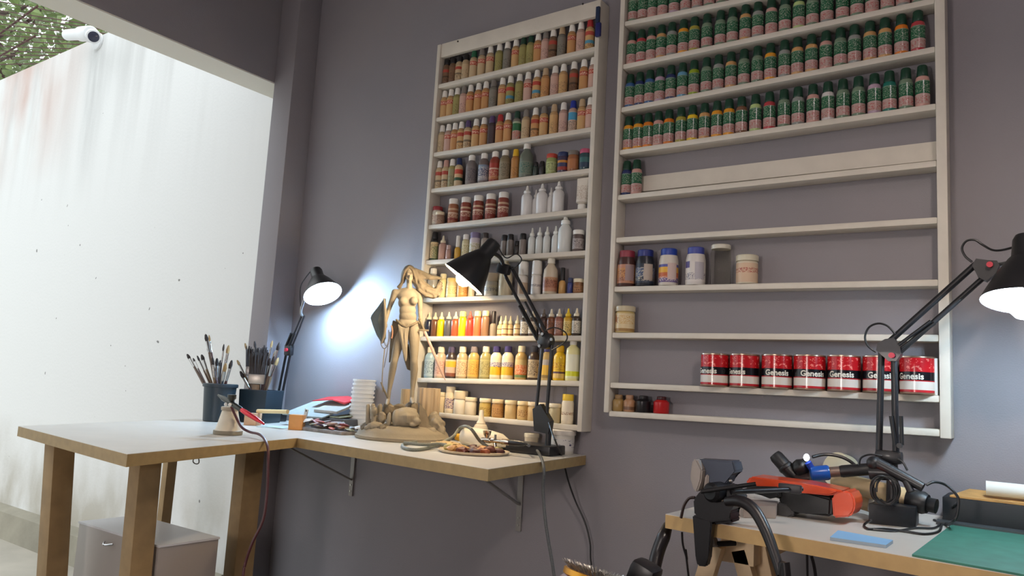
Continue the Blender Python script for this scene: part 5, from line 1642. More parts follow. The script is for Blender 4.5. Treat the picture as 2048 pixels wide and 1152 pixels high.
# her right arm (behind the shield) and left arm (sword side)
chain(b, [(790, 585, -0.006, 7.6), (786, 596, -0.01, 6.4), (780.5, 610, -0.016, 5.2), (776.5, 622, -0.02, 4.8), (773, 634, -0.004, 4.6), (770.5, 646, 0.012, 3.4), (770, 650, 0.014, 4.2)])
chain(b, [(836.5, 587, -0.006, 7.8), (839, 599, -0.012, 6.4), (840, 614, -0.018, 5.2), (840, 623, -0.02, 4.8), (841, 636, -0.012, 4.6), (842, 650, 0.0, 3.4), (842, 655, 0.002, 4.2)])
# fingers closed on strap and hilt
for k in range(4):
    chain(b, [(768.5, 647 + 2.4 * k, 0.018, 1.35), (771.5, 647.4 + 2.4 * k, 0.025, 1.3), (774.2, 648.2 + 2.4 * k, 0.018, 1.1)], 8)
    chain(b, [(839.5, 652 + 2.4 * k, 0.006, 1.35), (842.5, 652.6 + 2.4 * k, 0.013, 1.3), (845.2, 653.6 + 2.4 * k, 0.006, 1.1)], 8)
chain(b, [(769.5, 646, 0.02, 1.5), (773.5, 644.5, 0.022, 1.2)], 8)
chain(b, [(840, 651, 0.008, 1.5), (844, 649.5, 0.010, 1.2)], 8)
# legs
chain(b, [(805, 655, -0.004, 12.5), (801, 672, 0.0, 11.5), (795, 695, 0.006, 9.6), (790, 716, 0.01, 7.4), (788, 724, 0.012, 7.2), (785.5, 738, 0.002, 7.4), (782, 758, -0.006, 6.2), (778.5, 780, -0.006, 4.2), (776.5, 797, -0.004, 4.0)])
chain(b, [(826, 657, -0.004, 13), (827.5, 675, 0.0, 12), (828, 697, 0.004, 10), (828, 716, 0.008, 7.8), (828, 724, 0.01, 7.6), (828.5, 738, 0.0, 8.0), (827, 758, -0.008, 6.6), (825, 780, -0.008, 4.4), (824, 794, -0.006, 4.2)])
for (fx, fy, tx, ty) in ((776, 801, 774, 809), (823.5, 798, 826, 806)):
    chain(b, [(fx, fy, -0.012, 4.0), (fx, fy + 2, 0.01, 4.2), (tx, ty - 1, 0.034, 3.2), (tx, ty, 0.044, 2.4)])
remesh(obj('body', b, M_CLAY, stt), 0.0020, 8)

# hair streaming to one side
b = B()
rh = random.Random(5)
el(b, 818.5, 543, -0.014, 13, 13.5, 13)
el(b, 807, 553, -0.012, 5.5, 15, 9)
el(b, 831, 552, -0.012, 6.5, 17, 9)
for i in range(5):           # framing the face from a centre parting
    o_ = i * 1.3
    chain(b, [(818 - o_ * 0.2, 533.5 - 0.3 * o_, 0.012 - i * 0.003, 2.6), (810.5 - o_ * 0.5, 541, 0.014 - i * 0.003, 3.0), (806.5 - o_ * 0.4, 553, 0.006 - i * 0.003, 3.0), (804.5 - o_ * 0.3, 566, -0.006, 2.6), (800 - o_, 578 - i, -0.016, 1.6)], 8)
    chain(b, [(819 + o_ * 0.2, 533.5 - 0.3 * o_, 0.012 - i * 0.003, 2.6), (826.5 + o_ * 0.5, 541, 0.014 - i * 0.003, 3.0), (830.5 + o_ * 0.4, 553, 0.008 - i * 0.003, 3.2), (834 + o_ * 0.6, 568, 0.004, 3.0), (842 + o_, 582 + i, 0.002, 2.6)], 8)
for i in range(11):          # upper lock
    t_ = i / 10
    chain(b, [(824 + rh.uniform(-3, 6), 538 + 8 * t_, -0.012 + rh.uniform(-0.008, 0.012), 3.6), (842 + rh.uniform(-2, 2), 544 + 10 * t_, -0.008 + rh.uniform(-0.01, 0.01), 3.6), (860, 551 + 7 * t_ + rh.uniform(-2, 2), -0.004 + rh.uniform(-0.01, 0.01), 3.0), (880 + rh.uniform(-5, 3), 554 + 3.5 * t_, rh.uniform(-0.008, 0.008), 2.0)], 8)
for i in range(30):          # lower billowing mass curling up at its end
    t_ = i / 29
    r1, r2 = rh.uniform(-3, 3), rh.uniform(-3, 3)
    chain(b, [(828 + rh.uniform(-4, 6), 546 + 18 * t_, -0.012 + rh.uniform(-0.008, 0.014), 3.4), (841 + r1, 560 + 20 * t_, rh.uniform(-0.014, 0.012), 3.8), (855 + r2, 574 + 17 * t_ + rh.uniform(-2, 2), rh.uniform(-0.016, 0.014), 3.8), (869 + r1, 579 + 16 * t_, rh.uniform(-0.016, 0.014), 3.2), (878 + rh.uniform(-3, 3), 570 + 20 * t_, rh.uniform(-0.012, 0.012), 2.2), (882 + rh.uniform(-3, 3), 562 + 20 * t_, rh.uniform(-0.008, 0.008), 1.3)], 8)
remesh(obj('hair', b, M_CLAYD, stt), 0.0018, 4)

# belt, loincloth
b = B()
chain(b, [(793, 640, 0.012, 2.6), (800, 648, 0.024, 2.8), (812, 654, 0.027, 2.8), (824, 650, 0.026, 2.6), (836, 643, 0.014, 2.4)], 8)
remesh(obj('belt', b, M_CLAYD, stt), 0.0022, 2)
b = B()
for i in range(7):
    u = i / 6
    chain(b, [(797 + 20 * u, 650 + 6 * math.sin(u * PI), 0.026, 2.0), (801 + 13 * u, 675, 0.028 + 0.004 * math.sin(i * 2), 2.2), (806 + 7 * u, 700, 0.028, 2.0), (809 + 4 * u, 716 + 6 * math.sin(u * PI), 0.028, 1.4)], 8)
remesh(obj('loincloth', b, M_CLAY, stt), 0.0022, 2)
b = B()
for i in range(8):
    u = i / 7
    chain(b, [(787 + 8 * u, 643 + 3 * u, 0.0 + 0.012 * u, 2.4), (783 + 12 * u, 672, -0.004 + 0.014 * u, 2.6), (781 + 10 * u, 700, -0.008 + 0.01 * u, 2.4), (779 + 8 * u, 712 + 12 * (1 - u), -0.01, 1.6)], 8)
for i in range(5):
    u = i / 4
    chain(b, [(806 + 14 * u, 690, -0.016, 2.4), (809 + 10 * u, 715, -0.016, 2.4), (815 + 7 * u, 738 + 3 * u, -0.016, 1.4)], 8)
remesh(obj('hip_cloth', b, M_CLAYD, stt), 0.0022, 2)

# shield, seen almost edge on
M_SHD = mat('grey_green_clay', (84, 88, 84), 0.75, var=0.12, vscale=40)
b = B()
right = V((-_n.y, _n.x, 0))
outl = [(768, 597, 0.03), (757, 612, 0.012), (743, 630, -0.012), (741, 636, -0.016), (746, 652, -0.01), (753, 670, 0.006), (763, 686, 0.026), (768, 676, 0.034), (769, 640, 0.038)]
f1 = [b.bm.verts.new(S(*p)) for p in outl]
cen = b.bm.verts.new(S(756, 641, 0.032))
f2 = [b.bm.verts.new(S(*p) + right * 0.007 - _n * 0.006) for p in outl]
cen2 = b.bm.verts.new(S(756, 641, 0.02) + right * 0.007)
nO = len(outl)
for i in range(nO):
    j = (i + 1) % nO
    b.bm.faces.new([f1[i], f1[j], cen])
    b.bm.faces.new([f2[j], f2[i], cen2])
    b.bm.faces.new([f1[i], f2[i], f2[j], f1[j]])
shd = obj('shield', b, M_SHD, stt, smooth=False)
obj('shield_rim', B().tube([S(768, 597, 0.032), S(770, 620, 0.037), S(770.5, 642, 0.039), S(769.5, 664, 0.037), S(763, 687, 0.028)], [0.003, 0.005, 0.0055, 0.005, 0.003], seg=10), M_CLAY, shd)
# sword
sw0, sw1 = S(838, 636, 0.012), S(891, 761, 0.055)
d = sw1 - sw0
swd = obj('sword', B().lathe([(0.0055, d.length * 0.2), (0.005, d.length * 0.9), (0.0008, d.length)], 8, sw0, d, sx=1.0, sy=0.45), mat('rosy_grey_blade', (170, 140, 124), 0.4), stt)
obj('hilt', B().cyl(sw0 + d * 0.03, sw0 + d * 0.2, 0.004), M_CLAYD, swd)
gd = S(843, 653, 0.02)
obj('guard', B().box(sw0 + d * 0.2, (0.034, 0.008, 0.007), rot=Matrix.Rotation(0.8, 3, 'Z'), bev=0.002), M_CLAYD, swd)
obj('pommel', B().ball(sw0 + d * 0.02, 0.006, sub=2), M_CLAYD, swd)
# cords and beads hanging from the hand and hip
M_CORD = mat('dark_cord', (96, 90, 84), 0.6)
obj('cord', B().tube([S(770, 652, 0.02), S(763, 672, 0.02), S(762, 688, 0.02), S(768, 697, 0.02), S(776, 690, 0.02), S(779, 676, 0.016), S(780, 664, 0.01)], 0.0016, seg=6), M_CORD, stt)
obj('cord', B().tube([S(771, 654, 0.022), S(768, 676, 0.022), S(772, 692, 0.022), S(777, 678, 0.018), S(777, 660, 0.014)], 0.0014, seg=6), M_CORD, stt)
obj('cord', B().tube([S(769, 697, 0.02), S(766, 730, 0.018), S(764, 765, 0.01), S(766, 784, 0.0)], 0.002, seg=6), M_CLAY, stt)
obj('cord', B().tube([S(776, 692, 0.02), S(772, 715, 0.02), S(768, 735, 0.02)], 0.0013, seg=6), M_CORD, stt)
b = B()
for k in range(11):
    u = k / 10
    el(b, 783 + 2 * math.sin(u * 3), 652 + 24 * u, 0.02, 1.7, 1.5, sub=2)
remesh(obj('bead_strand', b, mat('rosy_clay', (190, 136, 108), 0.6), stt), 0.0016, 1)
obj('dagger', B().lathe([(0.001, 0), (0.003, 0.012), (0.0035, 0.06), (0.001, 0.075)], 8, S(761, 764, 0.0), S(775, 795, 0.0) - S(761, 764, 0.0)), M_CLAYD, stt)

# base: stepped disc, fallen head, fin, rocks, column drums
obj('base', B().lathe([(0.168, 0.0004), (0.171, 0.003), (0.171, 0.012), (0.164, 0.016), (0.160, 0.026), (0.152, 0.034), (0.12, 0.05), (0.06, 0.058), (0.0, 0.06)], 64, BC), M_CLAY, stt)
b = B()
for i in range(34):
    a = rh.uniform(0, 2 * PI)
    r_ = rh.uniform(0.05, 0.135)
    b.ball(BC + V((r_ * math.cos(a), r_ * math.sin(a), 0.045 - r_ * 0.06)), rh.uniform(0.018, 0.032), (1.1, 1, 0.8), 3, lump=0.35, freq=2.2, seed=i)
el(b, 776, 822, 0.01, 13, 16, 12, lump=0.3, seed=3)
el(b, 824, 818, -0.02, 16, 14, 14, lump=0.3, seed=8)
el(b, 800, 826, -0.03, 30, 18, 14, lump=0.3, seed=11)
remesh(obj('rock', b, M_CLAYD, stt), 0.003, 2)
b = B()
el(b, 812, 836, 0.075, 26, 19, 18, 0.1)
el(b, 792, 838, 0.078, 8, 18, 14, 0.1)
el(b, 834, 843, 0.095, 8, 7, 9)
el(b, 826, 850, 0.098, 7, 4, 7)
for k in range(9):
    chain(b, [(795 + 4.6 * k, 820 - 4 * math.sin(k * PI / 8), 0.075, 2.4), (796 + 4.4 * k, 832, 0.112 - 0.004 * abs(k - 4), 2.4), (797 + 4.2 * k, 846 + rh.uniform(-3, 3), 0.108 - 0.004 * abs(k - 4), 1.6)], 8)
remesh(obj('fallen_head', b, M_CLAY, stt), 0.0028, 2)
b = B()
pts_ = [(839, 806, 0.06), (852, 822, 0.06), (858, 842, 0.065), (854, 866, 0.08), (840, 872, 0.085), (838, 845, 0.075)]
f1 = [b.bm.verts.new(S(*p)) for p in pts_]
f2 = [b.bm.verts.new(S(*p) + right * -0.004 - _n * 0.018) for p in pts_]
b.bm.faces.new(f1)
b.bm.faces.new(f2[::-1])
for i in range(6):
    b.bm.faces.new([f1[i], f2[i], f2[(i + 1) % 6], f1[(i + 1) % 6]])
obj('fin', b, M_CLAYD, stt, smooth=False)
b = B()
el(b, 872, 852, 0.03, 17, 20, 16, 0.2, lump=0.35, freq=2.0, seed=21)
el(b, 866, 836, 0.02, 9, 14, 10, -0.5, lump=0.3, seed=4)
el(b, 882, 862, 0.04, 9, 12, 10, lump=0.3, seed=6)
el(b, 862, 864, 0.07, 12, 9, 8, lump=0.3, seed=9)
remesh(obj('boulder', b, M_CLAY, stt), 0.003, 2)
b = B()
chain(b, [(736, 812, 0.03, 4), (736, 846, 0.04, 5)])
chain(b, [(746, 811, 0.04, 4.5), (748, 848, 0.05, 5.5)])
chain(b, [(760, 812, 0.03, 5), (758, 846, 0.04, 5)])
el(b, 748, 822, 0.06, 7, 9, 8, lump=0.2)
el(b, 764, 836, 0.05, 8, 12, 9, lump=0.3, seed=3)
el(b, 778, 842, 0.08, 5, 17, 7)
el(b, 752, 852, 0.07, 15, 8, 9, lump=0.3, seed=5)
el(b, 738, 856, 0.06, 9, 6, 8, lump=0.3, seed=7)
remesh(obj('skull', b, M_CLAY, stt), 0.0026, 2)


def drum(cx, cy, r, z1, name):
    b = B()
    n = 84
    c = V((cx, cy, BC.z + 0.02))
    for z in (0.0, 0.004, z1 - c.z - 0.004, z1 - c.z):
        s_ = 0.98 if z in (0.0,) or z == z1 - c.z else 1.0
        b._r = getattr(b, '_r', []) + [[b.bm.verts.new(c + V((r * s_ * (1 + 0.05 * math.cos(a * 14)) * math.cos(a), r * s_ * (1 + 0.05 * math.cos(a * 14)) * math.sin(a), z))) for a in (2 * PI * i / n for i in range(n))]]
    for p, q in zip(b._r, b._r[1:]):
        for i in range(n):
            b.bm.faces.new([p[i], p[(i + 1) % n], q[(i + 1) % n], q[i]])
    b.bm.faces.new(b._r[0][::-1])
    b.bm.faces.new(b._r[-1])
    obj(name, b, mat('beige_plaster', (176, 154, 124), 0.75), stt)


pcl = aty(858, 800, SY + 0.075)
drum(pcl.x, SY + 0.072, 0.041, aty(858, 776, SY + 0.075).z, 'column_drum')
pcl = aty(812, 790, SY + 0.095)
drum(pcl.x, SY + 0.092, 0.017, aty(812, 778, SY + 0.095).z, 'column_drum')
# ------------------------------------------------------------------ table at the viewer's side
ZT = 0.86
TT = 0.03
ta, tb2 = atz(1331, 1028, ZT), atz(1720, 1096, ZT)
dr = (tb2 - ta).normalized()
TB = ta + dr * 1.75
table = thing('work_table', 'white-topped work table with pale board edge on a trestle', 'table', (1.7, -0.35, 0))
poly = [(ta.x, ta.y), (TB.x, TB.y), (TB.x, -0.004), (ta.x + 0.0, -0.004)]
c = obj('top', B().prism(poly, ZT - TT, ZT - 0.0012), mat('pale_board_edge', (190, 158, 106), 0.6, var=0.08, vscale=30), table)
obj('laminate', B().prism(poly, ZT - 0.0012, ZT), mat('cream_laminate', (214, 206, 196), 0.35, var=0.04, vscale=6), c)
M_TRE = mat('sawn_pine', (224, 198, 160), 0.65, var=0.12, vscale=22)


def plank(name, px0, py0, px1, py1, y, wpx, th, parent, m=M_TRE):
    a, b_ = aty(px0, py0, y), aty(px1, py1, y)
    d = b_ - a
    if b_.z > 0.0:
        b_ = a + d * (a.z / (a.z - b_.z))
    d = b_ - a
    rot = V((0, 0, 1)).rotation_difference(d.normalized()).to_matrix()
    w = wpx * 0.00106
    b = B().box((a + b_) / 2, (w, th, d.length), rot=rot, bev=0.002)
    for v in b.bm.verts:
        v.co.z = max(v.co.z, 0.0)
    return obj(name, b, m, parent)


# each leg: from under the top down to the floor
fy = ta.y + 0.06
plank('leg', 1432, 1088, 1400, 1190, fy + 0.01, 36, 0.03, table)
plank('leg', 1480, 1098, 1520, 1240, fy + 0.045, 32, 0.03, table)
plank('leg', 1516, 1092, 1548, 1240, fy + 0.09, 40, 0.03, table)
hd_ = aty(1480, 1092, fy + 0.05)
obj('head_beam', B().box((hd_.x, fy + 0.28, ZT - TT - 0.034), (0.075, 0.5, 0.066), bev=0.002), M_TRE, table)
lp = TB + V((-0.35, 0.1, 0))
for dx, dy in ((-0.22, 0.0), (0.22, 0.0), (-0.22, 0.5), (0.22, 0.5)):
    a = V((lp.x + dx * 0.25, lp.y + dy, ZT - TT))
    e = V((lp.x + dx, lp.y + dy, 0.0))
    d = e - a
    obj('leg', B().hexa([(e.x - 0.025, e.y - 0.015, 0), (e.x + 0.025, e.y - 0.015, 0), (e.x + 0.025, e.y + 0.015, 0), (e.x - 0.025, e.y + 0.015, 0), (a.x - 0.025, a.y - 0.015, a.z), (a.x + 0.025, a.y - 0.015, a.z), (a.x + 0.025, a.y + 0.015, a.z), (a.x - 0.025, a.y + 0.015, a.z)]), M_TRE, table)

# ------------------------------------------------------------------ bench vise clamped on the corner
VY = ta.y - 0.012
vz = thing('bench_vise', 'black clamp-on vise with grey jaws gripping the table corner', 'vise', aty(1425, 1040, VY))
M_VB = mat('black_cast_iron', (18, 18, 22), 0.4, 0.3)
M_VJ = mat('worn_grey_steel', (66, 72, 84), 0.4, 0.6)
M_VP = mat('scuffed_pale_jaw', (150, 142, 136), 0.5, 0.4)


def vpoly(name, pts, y, th, m, parent=vz, bev=0.003):
    b = B()
    f = [b.bm.verts.new(aty(px, py, y)) for px, py in pts]
    g = [b.bm.verts.new(v.co + V((0, th, 0))) for v in f]
    n = len(f)
    b.bm.faces.new(f)
    b.bm.faces.new(g[::-1])
    for i in range(n):
        b.bm.faces.new([f[i], g[i], g[(i + 1) % n], f[(i + 1) % n]])
    if bev:
        bmesh.ops.bevel(b.bm, geom=list(b.bm.edges), offset=bev, segments=2, affect='EDGES')
    return obj(name, b, m, parent, angle=0.5)


vpoly('jaw', [(1391, 918), (1466, 922), (1472, 944), (1458, 950), (1452, 968), (1430, 976), (1414, 964), (1410, 945)], VY - 0.02, 0.05, M_VJ)
vpoly('jaw', [(1384, 920), (1393, 918), (1404, 940), (1402, 962), (1394, 985), (1386, 980), (1379, 955)], VY - 0.04, 0.05, M_VP)
vpoly('jaw_plate', [(1408, 952), (1417, 948), (1416, 974), (1406, 980)], VY - 0.025, 0.02, M_VP)
hub = aty(1434, 984, VY - 0.03)
obj('swivel', B().lathe([(0.014, -0.026), (0.02, -0.02), (0.021, 0.02), (0.018, 0.03)], 26, hub, (0.25, 1, 0)), M_VB, vz)
vpoly('body', [(1386, 1000), (1398, 984), (1412, 972), (1452, 970), (1470, 984), (1478, 1000), (1456, 1024), (1462, 1040), (1420, 1045), (1388, 1030)], VY - 0.03, 0.06, M_VB)
vpoly('clamp_arm', [(1384, 1030), (1420, 1040), (1424, 1046), (1416, 1116), (1412, 1134), (1394, 1132), (1390, 1115)], VY - 0.028, 0.022, M_VB)
vpoly('clamp_foot', [(1424, 1028), (1460, 1034), (1466, 1045), (1424, 1050)], VY - 0.01, 0.05, M_VB)
obj('screw_rod', B().cyl(aty(1400, 1090, VY - 0.005), aty(1470, 1086, VY + 0.06), 0.006), M_VB, vz)
obj('screw_pad', B().cyl(aty(1432, 1082, VY + 0.02), aty(1424, 1084, VY + 0.02), 0.011), M_VP, vz)
obj('tommy_bar', B().cyl(aty(1402, 983, VY - 0.065), aty(1512, 968, VY - 0.03), 0.0045), M_VB, vz)
for p in ((1414, 994), (1445, 1000), (1461, 962)):
    q = aty(*p, VY - 0.032)
    obj('bolt', B().ball(q, 0.004, sub=2), mat('bright_bolt', (170, 160, 150), 0.25, 0.9), vz)
ck = thing('hex_key', 'dark bent hex key hooked over the table corner beside the vise', 'hex key', aty(1365, 1034, VY - 0.01))
obj('key', B().tube([aty(1362, 1036, VY - 0.014), aty(1368, 1012, VY - 0.016), aty(1378, 997, VY - 0.018), aty(1390, 995, VY - 0.02)], 0.0032, seg=6, smooth=5), mat('brown_steel', (56, 40, 36), 0.4, 0.5), ck)

# black gooseneck hose and black webbing bundle
M_RUB = mat('black_rubber', (20, 16, 20), 0.38)
gh = solo('black_hose', B().tube([aty(1452, 1003, VY - 0.055), aty(1482, 1003, VY - 0.06), aty(1508, 1020, VY - 0.065), aty(1530, 1058, VY - 0.075), aty(1548, 1105, VY - 0.085), aty(1562, 1150, VY - 0.095), aty(1574, 1200, VY - 0.1), V((aty(1600, 1300, VY - 0.11).x, VY - 0.11, 0.02))],
                                 [0.009, 0.012, 0.012, 0.011, 0.010, 0.009, 0.009, 0.009], seg=14), M_RUB, 'thick black rubber hose curving down in front of the table edge', 'hose')
wbn = solo('black_strap', B().tube([aty(1336, 1050, VY + 0.06), aty(1328, 1072, VY + 0.03), aty(1316, 1104, VY + 0.02), aty(1306, 1150, VY + 0.0), aty(1296, 1230, VY - 0.02), V((1.1, VY - 0.05, 0.01))], [0.010, 0.015, 0.015, 0.015, 0.014, 0.014], seg=10), M_RUB, 'black strap hanging off the left corner of the table', 'strap')
cbar = thing('clamp_bar', 'long black clamp bar reaching from the vise across the orange tool', 'clamp bar', aty(1540, 980, VY - 0.02))
obj('bar', B().cyl(aty(1462, 984, VY - 0.045), aty(1604, 978, VY + 0.09), 0.0055, 0.005, 14), M_RUB, cbar)
obj('slider', B().box(aty(1580, 977, VY + 0.07), (0.046, 0.014, 0.018), bev=0.003), mat('dark_grey_plastic', (44, 44, 48), 0.45), cbar)
cb1 = solo('thin_cable', B().tube([aty(1364, 1064, VY + 0.05), aty(1366, 1090, VY + 0.05), aty(1374, 1120, VY + 0.05), aty(1378, 1160, VY + 0.05), V((1.2, VY + 0.06, 0.01))], 0.0024, seg=6), M_RUB, 'thin dark cable hanging below the table corner', 'cable')
cb2 = solo('thin_cable', B().tube([aty(1614, 1108, VY + 0.12), aty(1615, 1152, VY + 0.12), aty(1617, 1260, VY + 0.12), V((1.4, VY + 0.13, 0.01))], 0.0026, seg=6), M_RUB, 'thin black cable, first of two hanging under the table front', 'cable', group='cables under the table front')
cb3 = solo('thin_cable', B().tube([aty(1623, 1112, VY + 0.13), aty(1631, 1150, VY + 0.13), aty(1640, 1260, VY + 0.13), V((1.43, VY + 0.14, 0.01))], 0.0034, seg=6), M_RUB, 'thicker black cable, second of two hanging under the table front', 'cable', group='cables under the table front')

# wire brush drum in front of the wall, low at the frame edge
wbx = thing('wire_brush', 'brown-backed brush with gold band and silver bristles at the lower edge', 'brush', aty(1200, 1160, -1.0))
o0 = aty(1205, 1256, -1.0)
k_ = (aty(1305, 1150, -1.0) - aty(1205, 1150, -1.0)).length / 100
obj('back', B().lathe([(0.0, -88 * k_), (52 * k_, -86 * k_), (84 * k_, -70 * k_), (90 * k_, -40 * k_), (82 * k_, -4 * k_), (76 * k_, 4 * k_)], 40, o0 + V((0, 0, 70 * k_)), (0.12, 0.25, 1)), mat('brown_leather', (128, 78, 48), 0.5, var=0.1, vscale=20), wbx)
ax_ = V((0.12, 0.25, 1)).normalized()
obj('gold_band', B().lathe([(78 * k_, 4.2 * k_), (79 * k_, 5 * k_), (79 * k_, 15 * k_), (74 * k_, 16 * k_)], 40, o0 + V((0, 0, 70 * k_)), ax_), mat('gold_band', (214, 150, 40), 0.3, 0.6), wbx)
bb_ = B()
rr = random.Random(2)
qx = V((0, 0, 1)).rotation_difference(ax_)
for i in range(420):
    a, r_ = rr.uniform(0, 2 * PI), 72 * k_ * math.sqrt(rr.random())
    p = o0 + V((0, 0, 70 * k_)) + qx @ V((r_ * math.cos(a), r_ * math.sin(a), 14 * k_))
    bb_.cyl(p, p + qx @ V((0.25 * r_ * math.cos(a), 0.25 * r_ * math.sin(a), 12 * k_)) + V((rr.gauss(0, 0.002), rr.gauss(0, 0.002), 0)), 0.0006, seg=4)
br_ = obj('bristles', bb_, mat('steel_bristle', (170, 164, 156), 0.35, 0.9), wbx)
br_['kind'] = 'stuff'
obj('plate', B().lathe([(0.0, 15.5 * k_), (74 * k_, 15.5 * k_), (74 * k_, 17 * k_), (0.0, 17.5 * k_)], 36, o0 + V((0, 0, 70 * k_)), ax_), mat('dark_plate', (60, 46, 40), 0.6), wbx)
obj('stem', B().cyl(V((o0.x, o0.y, 0.0)), o0 + V((0, 0, -10 * k_)), 0.03), mat('brown_post', (96, 62, 40), 0.6), wbx)
bxk = solo('black_pouch', B().box(aty(1284, 1162, -0.92), (0.05, 0.05, 0.07), rot=Matrix.Rotation(0.35, 3, 'Y'), bev=0.012), M_RUB, 'black soft pouch between the wire brush and the hanging strap', 'pouch')

# ------------------------------------------------------------------ things on the table
def on(px, py, h=0.0):
    return atz(px, py, ZT + h)


# orange and black power tool
M_ORG = mat('orange_plastic', (214, 74, 34), 0.3, coat=0.4)
e0, e1 = V((1.175, -0.40, ZT + 0.045)), V((1.385, -0.365, ZT + 0.0335))
og = thing('orange_tool', 'orange and black power tool lying across the table behind the vise', 'power tool', V((1.28, -0.38, ZT)))


def obox(name, pts, y0, y1, m, bev=0.004, parent=og):
    b = B()
    f = [b.bm.verts.new(aty(px, py, y0)) for px, py in pts]
    g = [b.bm.verts.new(v.co + V((0.0, y1 - y0, 0))) for v in f]
    n = len(f)
    b.bm.faces.new(f)
    b.bm.faces.new(g[::-1])
    for i in range(n):
        b.bm.faces.new([f[i], g[i], g[(i + 1) % n], f[(i + 1) % n]])
    if bev:
        bmesh.ops.bevel(b.bm, geom=list(b.bm.edges), offset=bev, segments=3, affect='EDGES')
    return obj(name, b, m, parent, angle=0.6)


OY = -0.40
obox('top_cover', [(1490, 966), (1500, 953), (1604, 966), (1688, 982), (1660, 992), (1600, 986), (1558, 976), (1496, 976)], OY, OY + 0.09, M_ORG)
obox('end_cap', [(1663, 993), (1676, 986), (1688, 981), (1698, 983), (1706, 991), (1710, 1002), (1710, 1014), (1707, 1025), (1699, 1034), (1666, 1036)], OY - 0.004, OY + 0.08, M_ORG, 0.004)
obox('body', [(1556, 976), (1602, 985), (1664, 996), (1662, 1034), (1612, 1028), (1576, 1026), (1558, 1008)], OY + 0.004, OY + 0.075, M_BLKP, 0.006)
obox('grip', [(1486, 972), (1558, 974), (1562, 1000), (1540, 992), (1490, 984)], OY - 0.01, OY + 0.05, M_BLKP, 0.006)
obox('foot', [(1553, 1004), (1576, 1010), (1590, 1030), (1574, 1037), (1552, 1036)], OY + 0.0, OY + 0.05, mat('dark_grey_plastic', (62, 62, 64), 0.5), 0.004)
sp1 = solo('steel_plate', B().hexa([on(1486, 1036), on(1552, 1038), on(1556, 1026), on(1490, 1022)] + [p + V((0, 0, 0.028)) for p in (on(1486, 1036), on(1552, 1038), on(1556, 1026), on(1490, 1022))], bev=0.003), mat('brushed_pale_steel', (176, 160, 148), 0.35, 0.5), 'pale steel block under the orange tool beside the vise', 'block')

# rotary tools, microphone-like grips behind it
RY = -0.26
m1 = thing('rotary_tool', 'black rotary tool propped up at the wall end behind the orange tool', 'rotary tool', aty(1590, 955, RY))
ra_, rb2 = aty(1550, 910, RY), aty(1592, 958, RY)
obj('body', B().lathe([(0.0, -0.004), (0.014, -0.002), (0.017, 0.006), (0.017, (rb2 - ra_).length * 0.6), (0.014, (rb2 - ra_).length), (0.0, (rb2 - ra_).length + 0.004)], 22, ra_, rb2 - ra_), M_BLKP, m1)
obj('collar', B().lathe([(0.0176, 0.0), (0.0186, 0.002), (0.0186, 0.008), (0.0176, 0.010)], 22, ra_ + (rb2 - ra_) * 0.45, rb2 - ra_), M_BLKP, m1)
m2 = thing('chuck', 'dark knurled chuck beside the black rotary tool', 'chuck', aty(1606, 945, RY))
obj('body', B().ball(aty(1602, 936, RY), 0.022, (1, 0.9, 1), 3, lump=0.15).cyl(aty(1602, 936, RY), V((aty(1602, 936, RY).x, RY, ZT + 0.0005)), 0.012), M_BLKP, m2)
obj('ring', B().cyl(aty(1594, 958, RY), aty(1622, 956, RY), 0.016), mat('oily_steel', (60, 46, 44), 0.4, 0.5), m2)
gt = thing('inspection_torch', 'small blue torch showing a bright white light near the wall', 'torch', aty(1620, 930, RY - 0.02))
obj('body', B().cyl(aty(1628, 944, RY - 0.01), aty(1616, 925, RY - 0.02), 0.008), mat('blue_plastic', (24, 60, 150), 0.35), gt)
obj('bulb', B().ball(aty(1613, 915, RY - 0.024), 0.007, (1, 1, 1.3), 2), emit('torch_white', (0.75, 0.85, 1.0), 9.0), gt)
bt2 = thing('blue_tool', 'blue-bodied rotary tool with black grip lying behind the orange tool', 'rotary tool', aty(1680, 950, RY))
q0, q1 = aty(1620, 948, RY - 0.02), aty(1764, 936, RY + 0.02)
dq = q1 - q0
Lq = dq.length
obj('body', B().lathe([(0.006, 0), (0.017, 0.004), (0.018, Lq * 0.25), (0.015, Lq * 0.28)], 22, q0, dq), mat('blue_plastic', (20, 74, 150), 0.3), bt2)
obj('collar', B().lathe([(0.0125, Lq * 0.282), (0.0125, Lq * 0.42)], 20, q0, dq), mat('aged_collar', (130, 110, 98), 0.35, 0.6), bt2)
obj('grip', B().lathe([(0.013, Lq * 0.422), (0.0145, Lq * 0.46), (0.014, Lq)], 20, q0, dq), M_BLKP, bt2)
cr = thing('cream_drill', 'cream rotary drill with black end cap lying beside the lamp foot', 'rotary drill', on(1770, 1010))
c0_, c1_ = aty(1664, 958, -0.20), aty(1862, 1010, -0.24)
dc = c1_ - c0_
Lc = dc.length
obj('body', B().lathe([(0.0, 0.0), (0.016, 0.003), (0.019, 0.02), (0.0225, Lc * 0.3), (0.0235, Lc * 0.78)], 26, c0_, dc), mat('cream_plastic', (214, 190, 146), 0.4), cr)
obj('end_cap', B().lathe([(0.0245, Lc * 0.782), (0.0255, Lc * 0.8), (0.0255, Lc * 0.93), (0.021, Lc * 0.97), (0.0, Lc * 0.972)], 26, c0_, dc), M_BLKP, cr)
obj('knob', B().lathe([(0.015, Lc * 0.974), (0.0165, Lc * 0.99), (0.0165, Lc * 1.05), (0.0, Lc * 1.06)], 22, c0_, dc), M_BLKP, cr)
cr2 = thing('cream_bottle', 'cream plastic bottle lying behind the orange tool end', 'bottle', on(1700, 1000))
w0, w1 = aty(1655, 975, -0.19), aty(1742, 1000, -0.2)
